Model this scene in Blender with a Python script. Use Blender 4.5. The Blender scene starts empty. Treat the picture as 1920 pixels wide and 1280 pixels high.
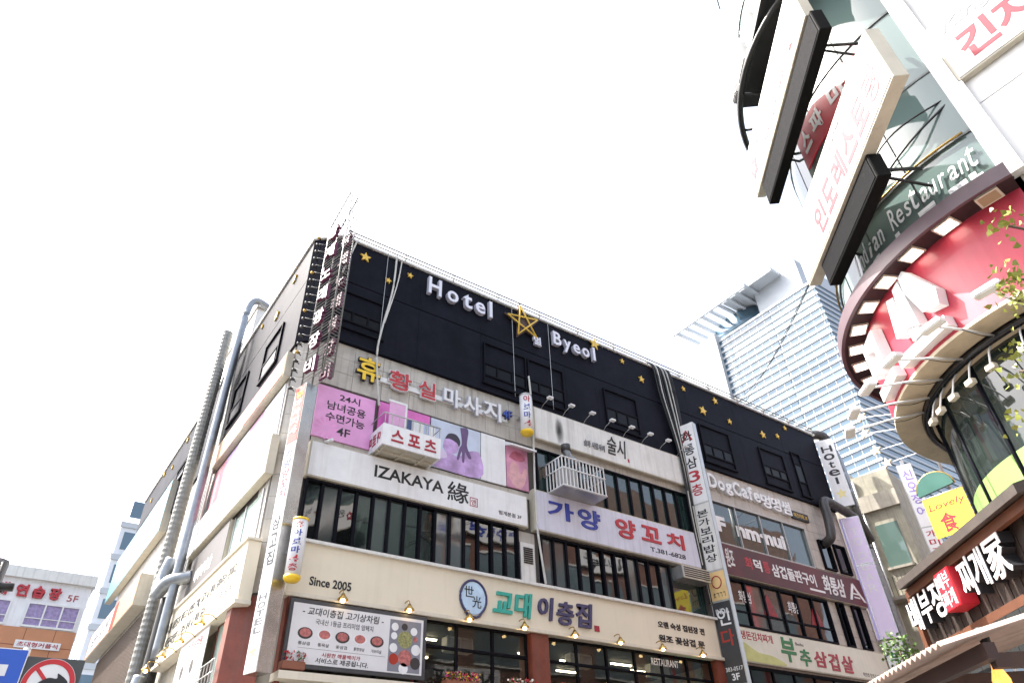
import bpy, bmesh, math, random
from mathutils import Vector, Matrix
random.seed(7)
R=math.radians
sc=bpy.context.scene
C=sc.collection
# ---------------------------------------------------------------- camera
cam=bpy.data.cameras.new('camera'); cam.lens=24; cam.sensor_width=36; cam.clip_start=.05; cam.clip_end=3000
co=bpy.data.objects.new('camera',cam); C.objects.link(co)
fw=Vector((.47597,.64604,.59673)); rt=Vector((.81807,-.57429,-.03077)); up=Vector((-.32282,-.50281,.80185))
co.matrix_world=Matrix(((rt.x,up.x,-fw.x,0),(rt.y,up.y,-fw.y,0),(rt.z,up.z,-fw.z,1.6),(0,0,0,1)))
sc.camera=co
# ---------------------------------------------------------------- world, sun, exposure
SAZ,SEL=R(126),R(55)
w=bpy.data.worlds.new('World'); sc.world=w; w.use_nodes=True
nt=w.node_tree; sky=nt.nodes.new('ShaderNodeTexSky'); sky.sky_type='NISHITA'; sky.sun_disc=False
sky.sun_elevation=SEL; sky.sun_rotation=R(90)-SAZ; sky.air_density=1.0; sky.dust_density=6; sky.ozone_density=1.0
bg=nt.nodes['Background']; bg.inputs['Strength'].default_value=.15; hs=nt.nodes.new('ShaderNodeHueSaturation'); hs.inputs['Saturation'].default_value=.6; hs.inputs['Value'].default_value=.86   # thin even haze
nt.links.new(sky.outputs[0],hs.inputs['Color']); nt.links.new(hs.outputs[0],bg.inputs['Color'])
sl=bpy.data.lights.new('sun','SUN'); sl.energy=3.2; sl.angle=R(.53); sl.color=(1,.955,.89)
so=bpy.data.objects.new('sun',sl); C.objects.link(so); so.location=(-30,20,60)
so.rotation_euler=Vector((math.cos(SEL)*math.cos(SAZ),math.cos(SEL)*math.sin(SAZ),math.sin(SEL))).to_track_quat('Z','Y').to_euler()
vs=sc.view_settings; vs.view_transform='Standard'; vs.look='None'; vs.exposure=2.32; vs.gamma=1; vs.use_curve_mapping=False
# ---------------------------------------------------------------- materials
MATS={}
def M(name,col,rough=.6,metal=0,var=.1,scale=2.5,bump=0,streak=0,dirt=(.12,.10,.08),emit=0,spec=.5,coat=0):
    if name in MATS: return MATS[name]
    m=bpy.data.materials.new(name); m.use_nodes=True; n=m.node_tree.nodes; l=m.node_tree.links; b=n['Principled BSDF']
    b.inputs['Roughness'].default_value=rough; b.inputs['Metallic'].default_value=metal
    b.inputs['Specular IOR Level'].default_value=spec; b.inputs['Coat Weight'].default_value=coat
    geo=n.new('ShaderNodeNewGeometry')
    no=n.new('ShaderNodeTexNoise'); no.inputs['Scale'].default_value=scale; no.inputs['Detail'].default_value=6; no.inputs['Roughness'].default_value=.65
    l.new(geo.outputs['Position'],no.inputs['Vector'])
    mr=n.new('ShaderNodeMapRange'); mr.inputs['From Min'].default_value=.3; mr.inputs['From Max'].default_value=.7
    mr.inputs['To Min'].default_value=1-var; mr.inputs['To Max'].default_value=1+var
    l.new(no.outputs['Fac'],mr.inputs['Value'])
    mx=n.new('ShaderNodeVectorMath'); mx.operation='SCALE'; mx.inputs[0].default_value=col[:3]; l.new(mr.outputs[0],mx.inputs['Scale'])
    out=mx.outputs[0]
    if streak>0:
        sv=n.new('ShaderNodeVectorMath'); sv.operation='MULTIPLY'; sv.inputs[1].default_value=(6,6,.35); l.new(geo.outputs['Position'],sv.inputs[0])
        s2=n.new('ShaderNodeTexNoise'); s2.inputs['Scale'].default_value=1.4; s2.inputs['Detail'].default_value=4; l.new(sv.outputs[0],s2.inputs['Vector'])
        m2=n.new('ShaderNodeMapRange'); m2.inputs['From Min'].default_value=.5; m2.inputs['From Max'].default_value=.78; m2.inputs['To Max'].default_value=streak
        l.new(s2.outputs['Fac'],m2.inputs['Value'])
        mm=n.new('ShaderNodeMix'); mm.data_type='RGBA'; l.new(m2.outputs[0],mm.inputs[0]); l.new(out,mm.inputs[6]); mm.inputs[7].default_value=(*dirt,1)
        out=mm.outputs[2]
    l.new(out,b.inputs['Base Color'])
    rr=n.new('ShaderNodeMapRange'); rr.inputs['To Min'].default_value=max(0,rough-.08); rr.inputs['To Max'].default_value=min(1,rough+.1); l.new(no.outputs['Fac'],rr.inputs['Value']); l.new(rr.outputs[0],b.inputs['Roughness'])
    if bump>0:
        n3=n.new('ShaderNodeTexNoise'); n3.inputs['Scale'].default_value=scale*9; n3.inputs['Detail'].default_value=5; l.new(geo.outputs['Position'],n3.inputs['Vector'])
        bp=n.new('ShaderNodeBump'); bp.inputs['Strength'].default_value=bump; bp.inputs['Distance'].default_value=.02; l.new(n3.outputs['Fac'],bp.inputs['Height']); l.new(bp.outputs[0],b.inputs['Normal'])
    if emit>0:
        b.inputs['Emission Color'].default_value=(*col[:3],1); b.inputs['Emission Strength'].default_value=emit
    MATS[name]=m; return m
def GL(name,col,rough=.03,wavy=.15,see=0):
    """window glass: dark or tinted, mirror-like, slightly wavy; see = share of clear view through"""
    if name in MATS: return MATS[name]
    m=bpy.data.materials.new(name); m.use_nodes=True; n=m.node_tree.nodes; l=m.node_tree.links; b=n['Principled BSDF']
    b.inputs['Base Color'].default_value=(*col,1); b.inputs['Roughness'].default_value=rough; b.inputs['IOR'].default_value=1.55; b.inputs['Specular IOR Level'].default_value=.75
    geo=n.new('ShaderNodeNewGeometry'); no=n.new('ShaderNodeTexNoise'); no.inputs['Scale'].default_value=.9; l.new(geo.outputs['Position'],no.inputs['Vector'])
    bp=n.new('ShaderNodeBump'); bp.inputs['Strength'].default_value=wavy; bp.inputs['Distance'].default_value=.03; l.new(no.outputs['Fac'],bp.inputs['Height']); l.new(bp.outputs[0],b.inputs['Normal'])
    if see>0:
        t=n.new('ShaderNodeBsdfTransparent'); t.inputs[0].default_value=(.8,.85,.85,1); x=n.new('ShaderNodeMixShader'); x.inputs[0].default_value=see
        l.new(b.outputs[0],x.inputs[1]); l.new(t.outputs[0],x.inputs[2]); l.new(x.outputs[0],n['Material Output'].inputs['Surface'])
    MATS[name]=m; return m
tile=M('stone_tile',(.45,.42,.375),.55,var=.16,scale=1.6,bump=.12,streak=.5)
wallm=M('grout_wall',(.10,.09,.08),.9)
black=M('charcoal_cladding',(.0085,.009,.015),.5,var=.35,scale=.9,bump=.05,spec=.05,streak=.35,dirt=(.014,.014,.019))
blackf=M('charcoal_frame',(.006,.0062,.010),.55,spec=.06)
bpane=M('charcoal_window',(.004,.004,.006),.3,spec=.12)
white=M('sign_white',(.75,.75,.76),.45,var=.06,streak=.3,dirt=(.40,.38,.34))
offw=M('off_white',(.68,.67,.64),.5,var=.08,streak=.4,dirt=(.3,.28,.25))
whitep=M('white_paint',(.72,.72,.72),.4,var=.04,streak=.15)
cream=M('cream_panel',(.74,.665,.52),.5,var=.04,scale=.8,streak=.06)
creamt=M('cream_trim',(.66,.60,.49),.45,var=.05,streak=.12)
edge=M('sign_edge',(.50,.46,.37),.5,var=.1,streak=.25)
gold=M('gold_star',(.72,.47,.06),.4,var=.1)
yellow=M('yellow_plastic',(.80,.52,.02),.35)
red=M('sign_red',(.42,.018,.03),.4)
crims=M('crimson_letter',(.33,.012,.03),.4)
magenta=M('magenta_side',(.12,.02,.06),.45,streak=.2)
blue=M('sign_blue',(.022,.04,.30),.4)
navy=M('navy_letter',(.045,.04,.11),.4)
teal=M('teal_letter',(.03,.36,.29),.4)
ink=M('black_ink',(.012,.012,.014),.5)
grey=M('grey_ink',(.09,.09,.10),.5)
pinkink=M('faded_pink',(.62,.26,.27),.5,var=.12)
faint=M('faded_grey',(.24,.24,.25),.5)
steel=M('stainless',(.42,.41,.39),.22,metal=.9,var=.25,scale=1.2,bump=.1)
galv=M('galvanised',(.27,.29,.31),.42,metal=.75,var=.16,scale=5,bump=.15)
rduct=M('ribbed_duct',(.24,.235,.215),.5,metal=.5,var=.18,scale=4,streak=.2)
dduct=M('dark_duct',(.045,.043,.042),.42,metal=.2,var=.3,scale=3,bump=.1,streak=.3,dirt=(.2,.19,.18))
alu=M('aluminium',(.45,.45,.44),.35,metal=.7,var=.1,streak=.2)
cable=M('black_cable',(.012,.012,.012),.5)
wcable=M('white_cable',(.55,.54,.5),.5,var=.15)
brass=M('brass',(.42,.27,.08),.25,metal=.9,var=.15)
bulb=M('lit_bulb',(1,.72,.34),.3,emit=4,var=0)
brown=M('redbrown_wood',(.17,.036,.018),.5,var=.22,scale=4,bump=.15,streak=.3)
pink=M('pink_poster',(.72,.33,.62),.3,var=.16,scale=1.1)
hotpink=M('hotpink_poster',(.70,.16,.50),.3,var=.2,scale=1.5)
purple=M('violet_sign',(.50,.44,.80),.4,var=.05)
lilac=M('lilac_face',(.74,.64,.86),.4,var=.04)
orange=M('orange_sign',(.36,.025,.012),.45,var=.05)
dark=M('dark_room',(.02,.018,.016),.8)
conc=M('concrete',(.38,.35,.29),.8,var=.2,scale=1.2,bump=.2,streak=.55)
dglass=GL('dark_window_glass',(.006,.008,.009))
gglass=GL('green_window_glass',(.02,.04,.038))
pglass=GL('pale_curved_glass',(.105,.15,.14),.04,.08)
mull=M('dark_mullion',(.10,.11,.11),.4)
cglass=GL('clear_shop_glass',(.01,.012,.012),.02,.1,see=.55)
leafm=M('leaf_green',(.07,.13,.02),.5,var=.45,scale=7)
leafy=M('leaf_yellow_green',(.20,.22,.03),.5,var=.4,scale=9)
bark=M('bark',(.09,.065,.045),.9,bump=.4)
asph=M('asphalt',(.05,.05,.052),.9,var=.2,bump=.3)
pave=M('paving',(.26,.25,.23),.85,var=.15,bump=.2)
# ---------------------------------------------------------------- builders
def E(name,label,cat,loc=(0,0,0),rz=0,group=None):
    o=bpy.data.objects.new(name,None); o.empty_display_size=.2; C.objects.link(o); o.location=loc; o.rotation_euler=(0,0,R(rz))
    tag(o,label,cat,group); return o
def tag(o,label,cat,group=None):
    o['label']=label; o['category']=cat
    if group: o['group']=group
    return o
def link(name,me,mat,par,smooth=False):
    o=bpy.data.objects.new(name,me); C.objects.link(o)
    if mat and not me.materials: me.materials.append(mat)
    if smooth:
        for p in me.polygons: p.use_smooth=True
    if par: o.parent=par
    return o
def mesh(name,v,f,mat,par=None,smooth=False):
    me=bpy.data.meshes.new(name); me.from_pydata([tuple(p) for p in v],[],f); me.update(); return link(name,me,mat,par,smooth)
BF=[(0,3,2,1),(4,5,6,7),(0,1,5,4),(1,2,6,5),(2,3,7,6),(3,0,4,7)]
def bv(x0,x1,y0,y1,z0,z1): return [(x0,y0,z0),(x1,y0,z0),(x1,y1,z0),(x0,y1,z0),(x0,y0,z1),(x1,y0,z1),(x1,y1,z1),(x0,y1,z1)]
def box(name,x0,x1,y0,y1,z0,z1,mat,par=None,bev=0):
    me=bpy.data.meshes.new(name)
    if bev:
        bm=bmesh.new(); vs_=[bm.verts.new(p) for p in bv(x0,x1,y0,y1,z0,z1)]
        for q in BF: bm.faces.new([vs_[i] for i in q])
        bmesh.ops.bevel(bm,geom=bm.edges[:],offset=bev,segments=2,affect='EDGES'); bm.to_mesh(me); bm.free()
    else: me.from_pydata(bv(x0,x1,y0,y1,z0,z1),[],BF)
    return link(name,me,mat,par)
def boxes(name,L,mat,par=None):
    v=[];f=[]
    for b in L:
        k=len(v); v+=bv(*b); f+=[tuple(i+k for i in q) for q in BF]
    return mesh(name,v,f,mat,par)
def prism(name,pts,z0,z1,mat,par=None):
    n=len(pts); v=[(p[0],p[1],z0) for p in pts]+[(p[0],p[1],z1) for p in pts]
    f=[tuple(range(n-1,-1,-1)),tuple(range(n,2*n))]+[(i,(i+1)%n,n+(i+1)%n,n+i) for i in range(n)]
    return mesh(name,v,f,mat,par)
def plate(name,pts,y,d,mat,par=None):
    """outline in the x-z plane (counter-clockwise seen from -y), front at y-d, back at y"""
    n=len(pts); v=[(p[0],y-d,p[1]) for p in pts]+[(p[0],y,p[1]) for p in pts]
    f=[tuple(range(n)),tuple(range(2*n-1,n-1,-1))]+[((i+1)%n,i,n+i,n+(i+1)%n) for i in range(n)]
    return mesh(name,v,f,mat,par)
def tubev(pts,r,n=8,closed=False,rf=None):
    pts=[Vector(p) for p in pts]; v=[];f=[]; N=len(pts)
    for i,p in enumerate(pts):
        a=pts[(i-1)%N] if closed or i>0 else p; b=pts[(i+1)%N] if closed or i<N-1 else p
        t=(b-a).normalized() if (b-a).length>1e-6 else Vector((0,0,1))
        s=t.cross(Vector((0,0,1)));
        if s.length<.05: s=t.cross(Vector((0,1,0)))
        s.normalize(); u=s.cross(t); q=rf(i) if rf else r
        for k in range(n):
            a_=2*math.pi*k/n; v.append(p+q*(math.cos(a_)*s+math.sin(a_)*u))
    for i in range(N if closed else N-1):
        j=(i+1)%N
        for k in range(n): f.append((i*n+k,i*n+(k+1)%n,j*n+(k+1)%n,j*n+k))
    if not closed: f+=[tuple(range(n-1,-1,-1)),tuple((N-1)*n+k for k in range(n))]
    return v,f
def tube(name,pts,r,mat,par=None,n=8,closed=False,rf=None): 
    v,f=tubev(pts,r,n,closed,rf); return mesh(name,v,f,mat,par,True)
def curve(pts,k=6):
    """smooth path through points"""
    P=[Vector(p) for p in pts]; out=[]
    for i in range(len(P)-1):
        a=P[max(i-1,0)];b=P[i];c=P[i+1];d=P[min(i+2,len(P)-1)]
        for j in range(k):
            t=j/k; out.append(.5*((2*b)+(c-a)*t+(2*a-5*b+4*c-d)*t*t+(3*b-a-3*c+d)*t**3))
    out.append(P[-1]); return out
# text -----------------------------------------------------------
tc=bpy.data.curves.new('type','FONT'); to=bpy.data.objects.new('type',tc); ts=bpy.data.scenes.new('typesetting'); ts.collection.objects.link(to); tvl=ts.view_layers[0]; tc.resolution_u=3; tc.extrude=.1
QUEUE=[]
def text(s,x0,z0,x1,z1,y,mat,par,name='lettering',depth=.006,bold=.012,shear=0,fn=None):
    """lettering fitted to the rectangle x0..x1, z0..z1, facing -y, back at y (meshes are filled in set_type)"""
    o=link(name,bpy.data.meshes.new(name),mat,par); QUEUE.append((s,bold,shear,o.data,x0,z0,x1,z1,y,depth,fn)); return o
def set_type():
    """typeset every queued string: one evaluation per weight and slant, one string per line"""
    PITCH=6.0; tc.space_line=PITCH
    def ev(body,bold,shear):
        tc.body=body; tc.offset=bold; tc.shear=shear; tvl.update(); me=bpy.data.meshes.new_from_object(to.evaluated_get(tvl.depsgraph))
        r=([tuple(v.co) for v in me.vertices],[tuple(p.vertices) for p in me.polygons]); bpy.data.meshes.remove(me); return r
    v,_=ev('H\nH',0,0); ys_=sorted(set(round(p[1],3) for p in v)); pitch=(max(ys_)-min(ys_))-(max(q for q in ys_)-min(q for q in ys_ if q>max(ys_)-2)); 
    for key in sorted({(q[1],q[2]) for q in QUEUE}):
        L=sorted({q[0] for q in QUEUE if (q[1],q[2])==key}); v,f=ev('\n'.join(L),*key); rows={}
        for i,p in enumerate(v): rows.setdefault(round((.35-p[1])/pitch),[]).append(i)
        G={}
        for r,ids in rows.items():
            m={k:i for i,k in enumerate(ids)}; G[L[r]]=([(v[k][0]-key[1]*r*0,v[k][1]+r*pitch,v[k][2]) for k in ids],[])
        own={k:r for r,ids in rows.items() for k in ids}; mp={r:{k:i for i,k in enumerate(ids)} for r,ids in rows.items()}
        for q in f: r=own[q[0]]; G[L[r]][1].append(tuple(mp[r][k] for k in q))
        for (st,bo,sh,me,x0,z0,x1,z1,y,depth,fn) in QUEUE:
            if (bo,sh)!=key or st not in G: continue
            gv,gf=G[st]; xs=[p[0] for p in gv]; ys=[p[1] for p in gv]; a,b,c,d=min(xs),max(xs),min(ys),max(ys)
            V=[(x0+(p[0]-a)/max(b-a,1e-6)*(x1-x0),y-(p[2]+.1)/.2*depth,z0+(p[1]-c)/max(d-c,1e-6)*(z1-z0)) for p in gv]
            me.from_pydata([fn(*p) for p in V] if fn else V,[],gf); me.update()
def vtext(s,xc,z0,z1,w,y,mat,par,depth=.006,bold=.015,name='lettering',fill=.8):
    n=len(s); st=(z1-z0)/n
    for i,ch in enumerate(s):
        if ch==' ': continue
        m=mat[i] if isinstance(mat,(list,tuple)) else mat
        zt=z1-i*st; ww=w*(.25 if ch in 'lI1|' else .55 if ch in 'tf' else 1); text(ch,xc-ww/2,zt-st*fill,xc+ww/2,zt,y,m,par,name,depth,bold)
def starpts(x,z,r,rot=0,inner=.42):
    return [(x+(r if i%2==0 else r*inner)*math.sin(-R(rot)-i*math.pi/5),z+(r if i%2==0 else r*inner)*math.cos(-R(rot)-i*math.pi/5)) for i in range(10)]
ORD=['first','second','third','fourth','fifth','sixth','seventh','eighth','ninth','tenth','eleventh','twelfth','thirteenth','fourteenth','fifteenth','sixteenth','seventeenth','eighteenth','nineteenth','twentieth']
def copy(o,par=None,**kw):
    c=o.copy(); C.objects.link(c); c.parent=par
    for k,v in kw.items(): c[k]=v
    for ch in o.children: copy(ch,c)
    return c
def signbox(name,label,cat,loc,rz,w,h,d,face,frame,group=None,fr=.04):
    """box sign: local origin at the lower left of its face, x to the right, front at y=-d"""
    t=E(name,label,cat,loc,rz,group)
    box('cabinet',0,w,-d+.012,0,0,h,frame,t,.008)
    box('face_panel',fr,w-fr,-d,-d+.03,fr,h-fr,face,t)
    return t
# ================================================================ the setting
def ground():
    g=mesh('ground',[(-600,-600,0),(600,-600,0),(600,600,0),(-600,600,0)],[(0,1,2,3)],asph); g['kind']='structure'
    for nm,p in (('pavement',[(4.0,11.5),(60,11.5),(60,15.65),(4.0,15.65)]),('pavement',[(1.2,11.5),(4.0,11.5),(4.0,60),(1.2,60)]),('pavement',[(6.6,-40),(9.3,-40),(9.3,4.5),(6.6,4.5)])):
        o=prism(nm,p,.0,.13,pave); o['kind']='structure'
ground()
# ================================================================ main building
YF=15.65; XL=4.3
hb=E('hotel_building','black-topped commercial building full of shop signs, with a hotel on its top floor','building',(4.9,15.65,0))
def hx(o): o.location=(-4.9,-15.65,0); return o   # children modelled in world metres
hx(prism('wall',[(XL,40),(XL,16.15),(4.95,YF),(29.5,YF),(29.5,40)],6.3,17.35,wallm,hb))
hx(prism('back_wall',[(XL+.3,40),(XL+.3,20.5),(29.5,20.5),(29.5,40)],0,6.3,dark,hb))
hx(box('floor_slab',XL+.3,29.4,15.9,20.5,3.45,3.7,conc,hb))
hx(prism('lower_side_wall',[(XL,40),(XL,16.15),(4.95,YF),(5.1,YF+.2),(XL+.3,16.3),(XL+.3,40)],0,6.3,conc,hb))
hx(box('party_wall',19.3,19.6,YF,20.5,0,6.3,conc,hb)); hx(box('end_wall',29.2,29.5,YF,20.5,0,6.3,conc,hb))
hx(box('ground_front',5.2,29.3,YF+.02,YF+.2,0,3.45,M('shop_dark',(.03,.03,.03),.4),hb))
# black cladding panels, front and left
def panel(x0,x1,z0,z1): return hx(box('cladding_panel',x0+.004,x1-.004,15.5,YF,z0,z1,black,hb))
xs=[4.95,7.75,10.1,13.75,15.2,18.9,20.3,23.4,26.6,29.5]
for a,b in zip(xs,xs[1:]):
    panel(a,b,13.5,15.715); panel(a,b,15.75,17.42)
def lpanel(y0,y1,z0,z1): return hx(box('cladding_panel',4.2,XL,y0+.004,y1-.004,z0,z1,black,hb))
ys=[16.12,19.7,23.2,27,30.5,34,37.2,40]
for a,b in zip(ys,ys[1:]):
    lpanel(a,b,13.3,15.715); lpanel(a,b,15.75,17.42)
hx(prism('corner_cladding',[(4.2,16.12),(4.95,15.5),(4.95,15.6),(4.25,16.2)],13.4,17.42,black,hb))
hx(prism('coping',[(4.14,40.05),(4.14,16.08),(4.9,15.42),(29.56,15.42),(29.56,15.75),(5.0,15.75),(4.4,16.25),(4.4,40.05)],17.42,17.5,offw,hb))
for a,b in ((15.40,17.72),(15.46,17.62)):
    hx(tube('roof_rail',[(5.0,a,b),(12,a,b+.02),(20,a,b-.02),(29.4,a,b)],.026,M('rail_grey',(.10,.10,.10),.5),hb,6))
for i in range(14): hx(box('rail_bracket',5.2+i*1.86,5.23+i*1.86,15.39,15.5,17.45,17.72,MATS['rail_grey'],hb))
# stone panels on the front (upper tile zone, sill zones, piers)
def tiles(x0,x1,z0,z1,w,h):
    nx=max(1,round((x1-x0)/w)); nz=max(1,round((z1-z0)/h)); dx=(x1-x0)/nx; dz=(z1-z0)/nz
    me=bpy.data.meshes.new('stone_panel'); me.from_pydata(bv(.005,dx-.005,-.035,.02,.005,dz-.005),[],BF); me.materials.append(tile)
    for i in range(nx):
        for j in range(nz):
            o=bpy.data.objects.new('stone_panel',me); C.objects.link(o); o.parent=hb
            o.location=(x0+i*dx-4.9,0+random.uniform(-.004,.004),z0+j*dz)
tiles(4.95,12.15,12.02,13.49,.9,.5); tiles(12.15,19.4,12.0,12.3,.9,.3); tiles(19.4,29.5,12.12,13.49,.95,.46)
tiles(4.95,12.05,10.16,10.36,.9,.2); tiles(11.45,12.05,7.6,9.1,.6,.5); tiles(26.4,29.5,10.5,12.12,.8,.42); tiles(26.5,27.15,7.55,9.2,.65,.42); tiles(27.6,28.2,7.55,9.2,.6,.42)
tiles(28.8,29.5,7.5,9.2,.7,.42); tiles(4.95,29.5,6.3,7.5,1,.4)
def ltiles(y0,y1,z0,z1,w,h):
    ny=max(1,round((y1-y0)/w)); nz=max(1,round((z1-z0)/h)); dy=(y1-y0)/ny; dz=(z1-z0)/nz
    me=bpy.data.meshes.new('stone_panel'); me.from_pydata(bv(-.03,.02,.005,dy-.005,.005,dz-.005),[],BF); me.materials.append(tile)
    for i in range(ny):
        for j in range(nz):
            o=bpy.data.objects.new('stone_panel',me); C.objects.link(o); o.parent=hb; o.location=(XL-4.9,y0+i*dy-15.65,z0+j*dz)
ltiles(16.2,17,7.5,13.3,.8,.58); ltiles(23,40,7.5,13.3,1.4,.9)
# chamfer tiles
me=bpy.data.meshes.new('stone_panel'); L_=math.hypot(.65,.5); me.from_pydata(bv(.02,L_-.02,-.03,.02,.005,.575),[],BF); me.materials.append(tile)
for j in range(12):
    o=bpy.data.objects.new('stone_panel',me); C.objects.link(o); o.parent=hb; o.location=(XL-4.9,.5,6.4+j*.58); o.rotation_euler=(0,0,-math.atan2(.5,.65))
# painted-over windows in the black storey
def bwin(x0,x1,z0,z1,rails,divs,nm='window'):
    f=hx(boxes(nm,[(x0,x1,15.44,15.5,z1-.05,z1),(x0,x0+.05,15.44,15.5,z0,z1-.05),(x1-.05,x1,15.44,15.5,z0,z1-.05),(x0-.05,x1+.05,15.42,15.5,z0-.07,z0)],blackf,hb))
    for z in rails: mesh('rail',bv(x0+.05,x1-.05,15.455,15.5,z-.03,z+.03),BF,blackf,f)
    for x in divs: mesh('divider',bv(x-.03,x+.03,15.46,15.5,rails[-1]+.03,rails[0]-.03),BF,blackf,f)
    e=[x0+.05]+[d for d in divs]+[x1-.05]
    for a,b in zip(e,e[1:]): mesh('pane',bv(a+.04,b-.04,15.485,15.5,rails[-1]+.035,rails[0]-.035),BF,bpane,f)
bwin(5.05,6.55,14.0,15.33,(14.62,14.25),(5.55,6.05)); bwin(10.2,11.95,13.8,15.4,(14.55,14.1),(10.75,11.35)); bwin(12.02,13.62,13.8,15.4,(14.53,14.1),(12.5,13.05))
bwin(15.55,17.22,13.8,15.4,(14.58,14.05),(16.1,16.65)); bwin(20.75,22.6,13.78,15.46,(14.57,14.08),(21.35,22)); bwin(24.55,26.25,13.75,15.44,(14.6,14.18),(25.1,25.7)); bwin(27.0,27.65,13.75,15.88,(15.3,14.4),())
def lwin(y0,y1,z0,z1,zr):
    f=hx(boxes('window',[(4.14,4.2,y0,y1,z1-.05,z1),(4.14,4.2,y0,y0+.05,z0,z1-.05),(4.14,4.2,y1-.05,y1,z0,z1-.05),(4.12,4.2,y0,y1,z0-.08,z0)],blackf,hb))
    mesh('pane',bv(4.17,4.2,y0+.3,y1-.1,z0+.03,zr),BF,bpane,f); mesh('rail',bv(4.15,4.2,y0+.05,y1-.05,zr,zr+.06),BF,blackf,f)
lwin(17.7,19.35,13.7,15.15,14.3); lwin(21.2,22.7,13.75,15.3,14.3); lwin(29.5,31,14.85,15.5,15.2); lwin(33,34.5,14.85,15.5,15.2); lwin(36.6,38.3,14.85,15.5,15.2)
# window bands with mullions
PV=[dglass,dglass,dglass,GL('blind_behind_glass',(.06,.065,.065),.06),GL('dusty_glass',(.03,.036,.036),.12),GL('black_glass',(.002,.003,.003),.02)]
def band(x0,x1,z0,z1,n,glass,fr=.055,sash=None,mm=None):
    mt=mm or blackf
    f=hx(boxes('window',[(x0,x1,15.5,YF,z1-fr,z1),(x0,x1,15.5,YF,z0,z0+fr),(x0,x0+fr,15.5,YF,z0+fr,z1-fr),(x1-fr,x1,15.5,YF,z0+fr,z1-fr)],mt,hb))
    dx=(x1-x0)/n
    for i in range(1,n): mesh('mullion',bv(x0+i*dx-fr*.7,x0+i*dx+fr*.7,15.53,YF-.01,z0+fr,z1-fr),BF,mt,f)
    if sash: mesh('sash_rail',bv(x0+fr,x1-fr,15.56,YF-.02,sash-.03,sash+.03),BF,mt,f)
    for i in range(n):
        t=random.uniform(-.006,.006); a=x0+i*dx+fr*.5; b=x0+(i+1)*dx-fr*.5
        mesh('pane',[(a,15.6+t,z0+.02),(b,15.6-t,z0+.02),(b,15.6-t+random.uniform(-.006,.006),z1-.02),(a,15.6+t,z1-.02)],[(0,1,2,3)],random.choice(PV) if glass is dglass else glass,f)
band(4.97,11.4,7.58,9.14,14,dglass); band(12.2,17.6,7.6,9.08,11,dglass); hx(box('corner_pane',17.7,19.2,15.6,YF-.01,7.6,9.0,gglass,hb))
band(12.2,19.2,10.46,11.98,12,gglass); band(20.45,26.35,10.42,12.1,4,gglass,.03,mm=alu); band(20.45,26.45,7.52,9.15,6,dglass,.06,sash=8.05); band(27.15,27.6,7.52,9.2,1,dglass); band(28.2,28.8,7.52,9.2,1,dglass)
band(27.2,28.0,10.55,11.8,1,dglass); band(28.3,29.1,10.55,11.8,1,dglass)
hx(boxes('ledge',[(4.95,12.1,15.32,15.64,7.5,7.57),(12.1,19.4,15.32,15.64,7.5,7.57)],offw,hb))
# second-floor restaurant front: pillars, glass, room lamps
for x0,x1 in ((4.95,5.05),(11.62,12.21),(18.9,19.35)): hx(box('pillar',x0,x1,15.42,16.0,3.5,6.32,brown,hb,.01))
def shop(x0,x1,n,z0=3.7,z1=6.3):
    f=hx(boxes('shopfront',[(x0,x1,15.6,15.7,z1-.1,z1),(x0,x1,15.6,15.7,5.62,5.68),(x0,x1,15.6,15.7,z0,z0+.1)],blackf,hb)); dx=(x1-x0)/n
    for i in range(n+1): mesh('mullion',bv(x0+i*dx-.03,x0+i*dx+.03,15.61,15.69,z0+.1,z1-.1),BF,blackf,f)
    for i in range(n): mesh('pane',[(x0+i*dx,15.66,z0),(x0+(i+1)*dx,15.66,z0),(x0+(i+1)*dx,15.66,z1),(x0+i*dx,15.66,z1)],[(0,1,2,3)],cglass,f)
shop(5.1,11.6,6); shop(12.22,18.88,6); shop(19.65,29.15,8)
hx(box('ceiling',4.7,29.2,15.75,20.4,6.22,6.29,M('ceiling_dark',(.05,.045,.04),.7),hb))
for i,(x,y) in enumerate([(9.2,17),(10.6,17.6),(8.6,18.2),(12.9,17.2),(14.6,17.4),(16.3,17),(17.6,17.5),(15.4,18.6),(10.0,18.9)]):
    t=E('ceiling_lamp',f'glowing tube lamp inside the second-floor restaurant, {ORD[i]} of the row','lamp',(x,y,6.22),0,'restaurant ceiling lamps')
    box('housing',-.45,.45,-.05,.05,-.04,0,offw,t); box('tube',-.42,.42,-.03,.03,-.07,-.041,M('tube_glow',(1,.83,.55),.4,emit=9,var=0),t)
for i,x in enumerate((9.9,14.0,17.2)):
    t=E('wall_unit',f'pale ceiling air unit behind the restaurant glass, {ORD[i]} from the left','air conditioner',(x,16.2,5.75),0,'restaurant air units'); box('casing',-.4,.4,0,.3,0,.36,offw,t,.02)
    for k in range(2): box('grille',-.36+k*.38,-.02+k*.38,-.012,0,.06,.3,alu,t)
t=E('window_sign','white RESTAURANT lettering inside the glass','sign',(16.2,15.59,5.9)); text('RESTAURANT',0,0,1.15,.2,0,whitep,t,bold=.01)
t=E('neon_sign','small green and red OPEN neon in the restaurant window','sign',(17.6,15.58,4.95)); tube('outline',[(0,0,0),(.5,0,0),(.55,0,.2),(.5,0,.4),(0,0,.4),(-.05,0,.2)],.018,M('neon_green',(.1,.9,.35),.3,emit=2,var=0),t,6,True); text('OPEN',.05,.12,.45,.3,0,M('neon_red',(1,.08,.05),.3,emit=2.5,var=0),t,bold=.005)
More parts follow.
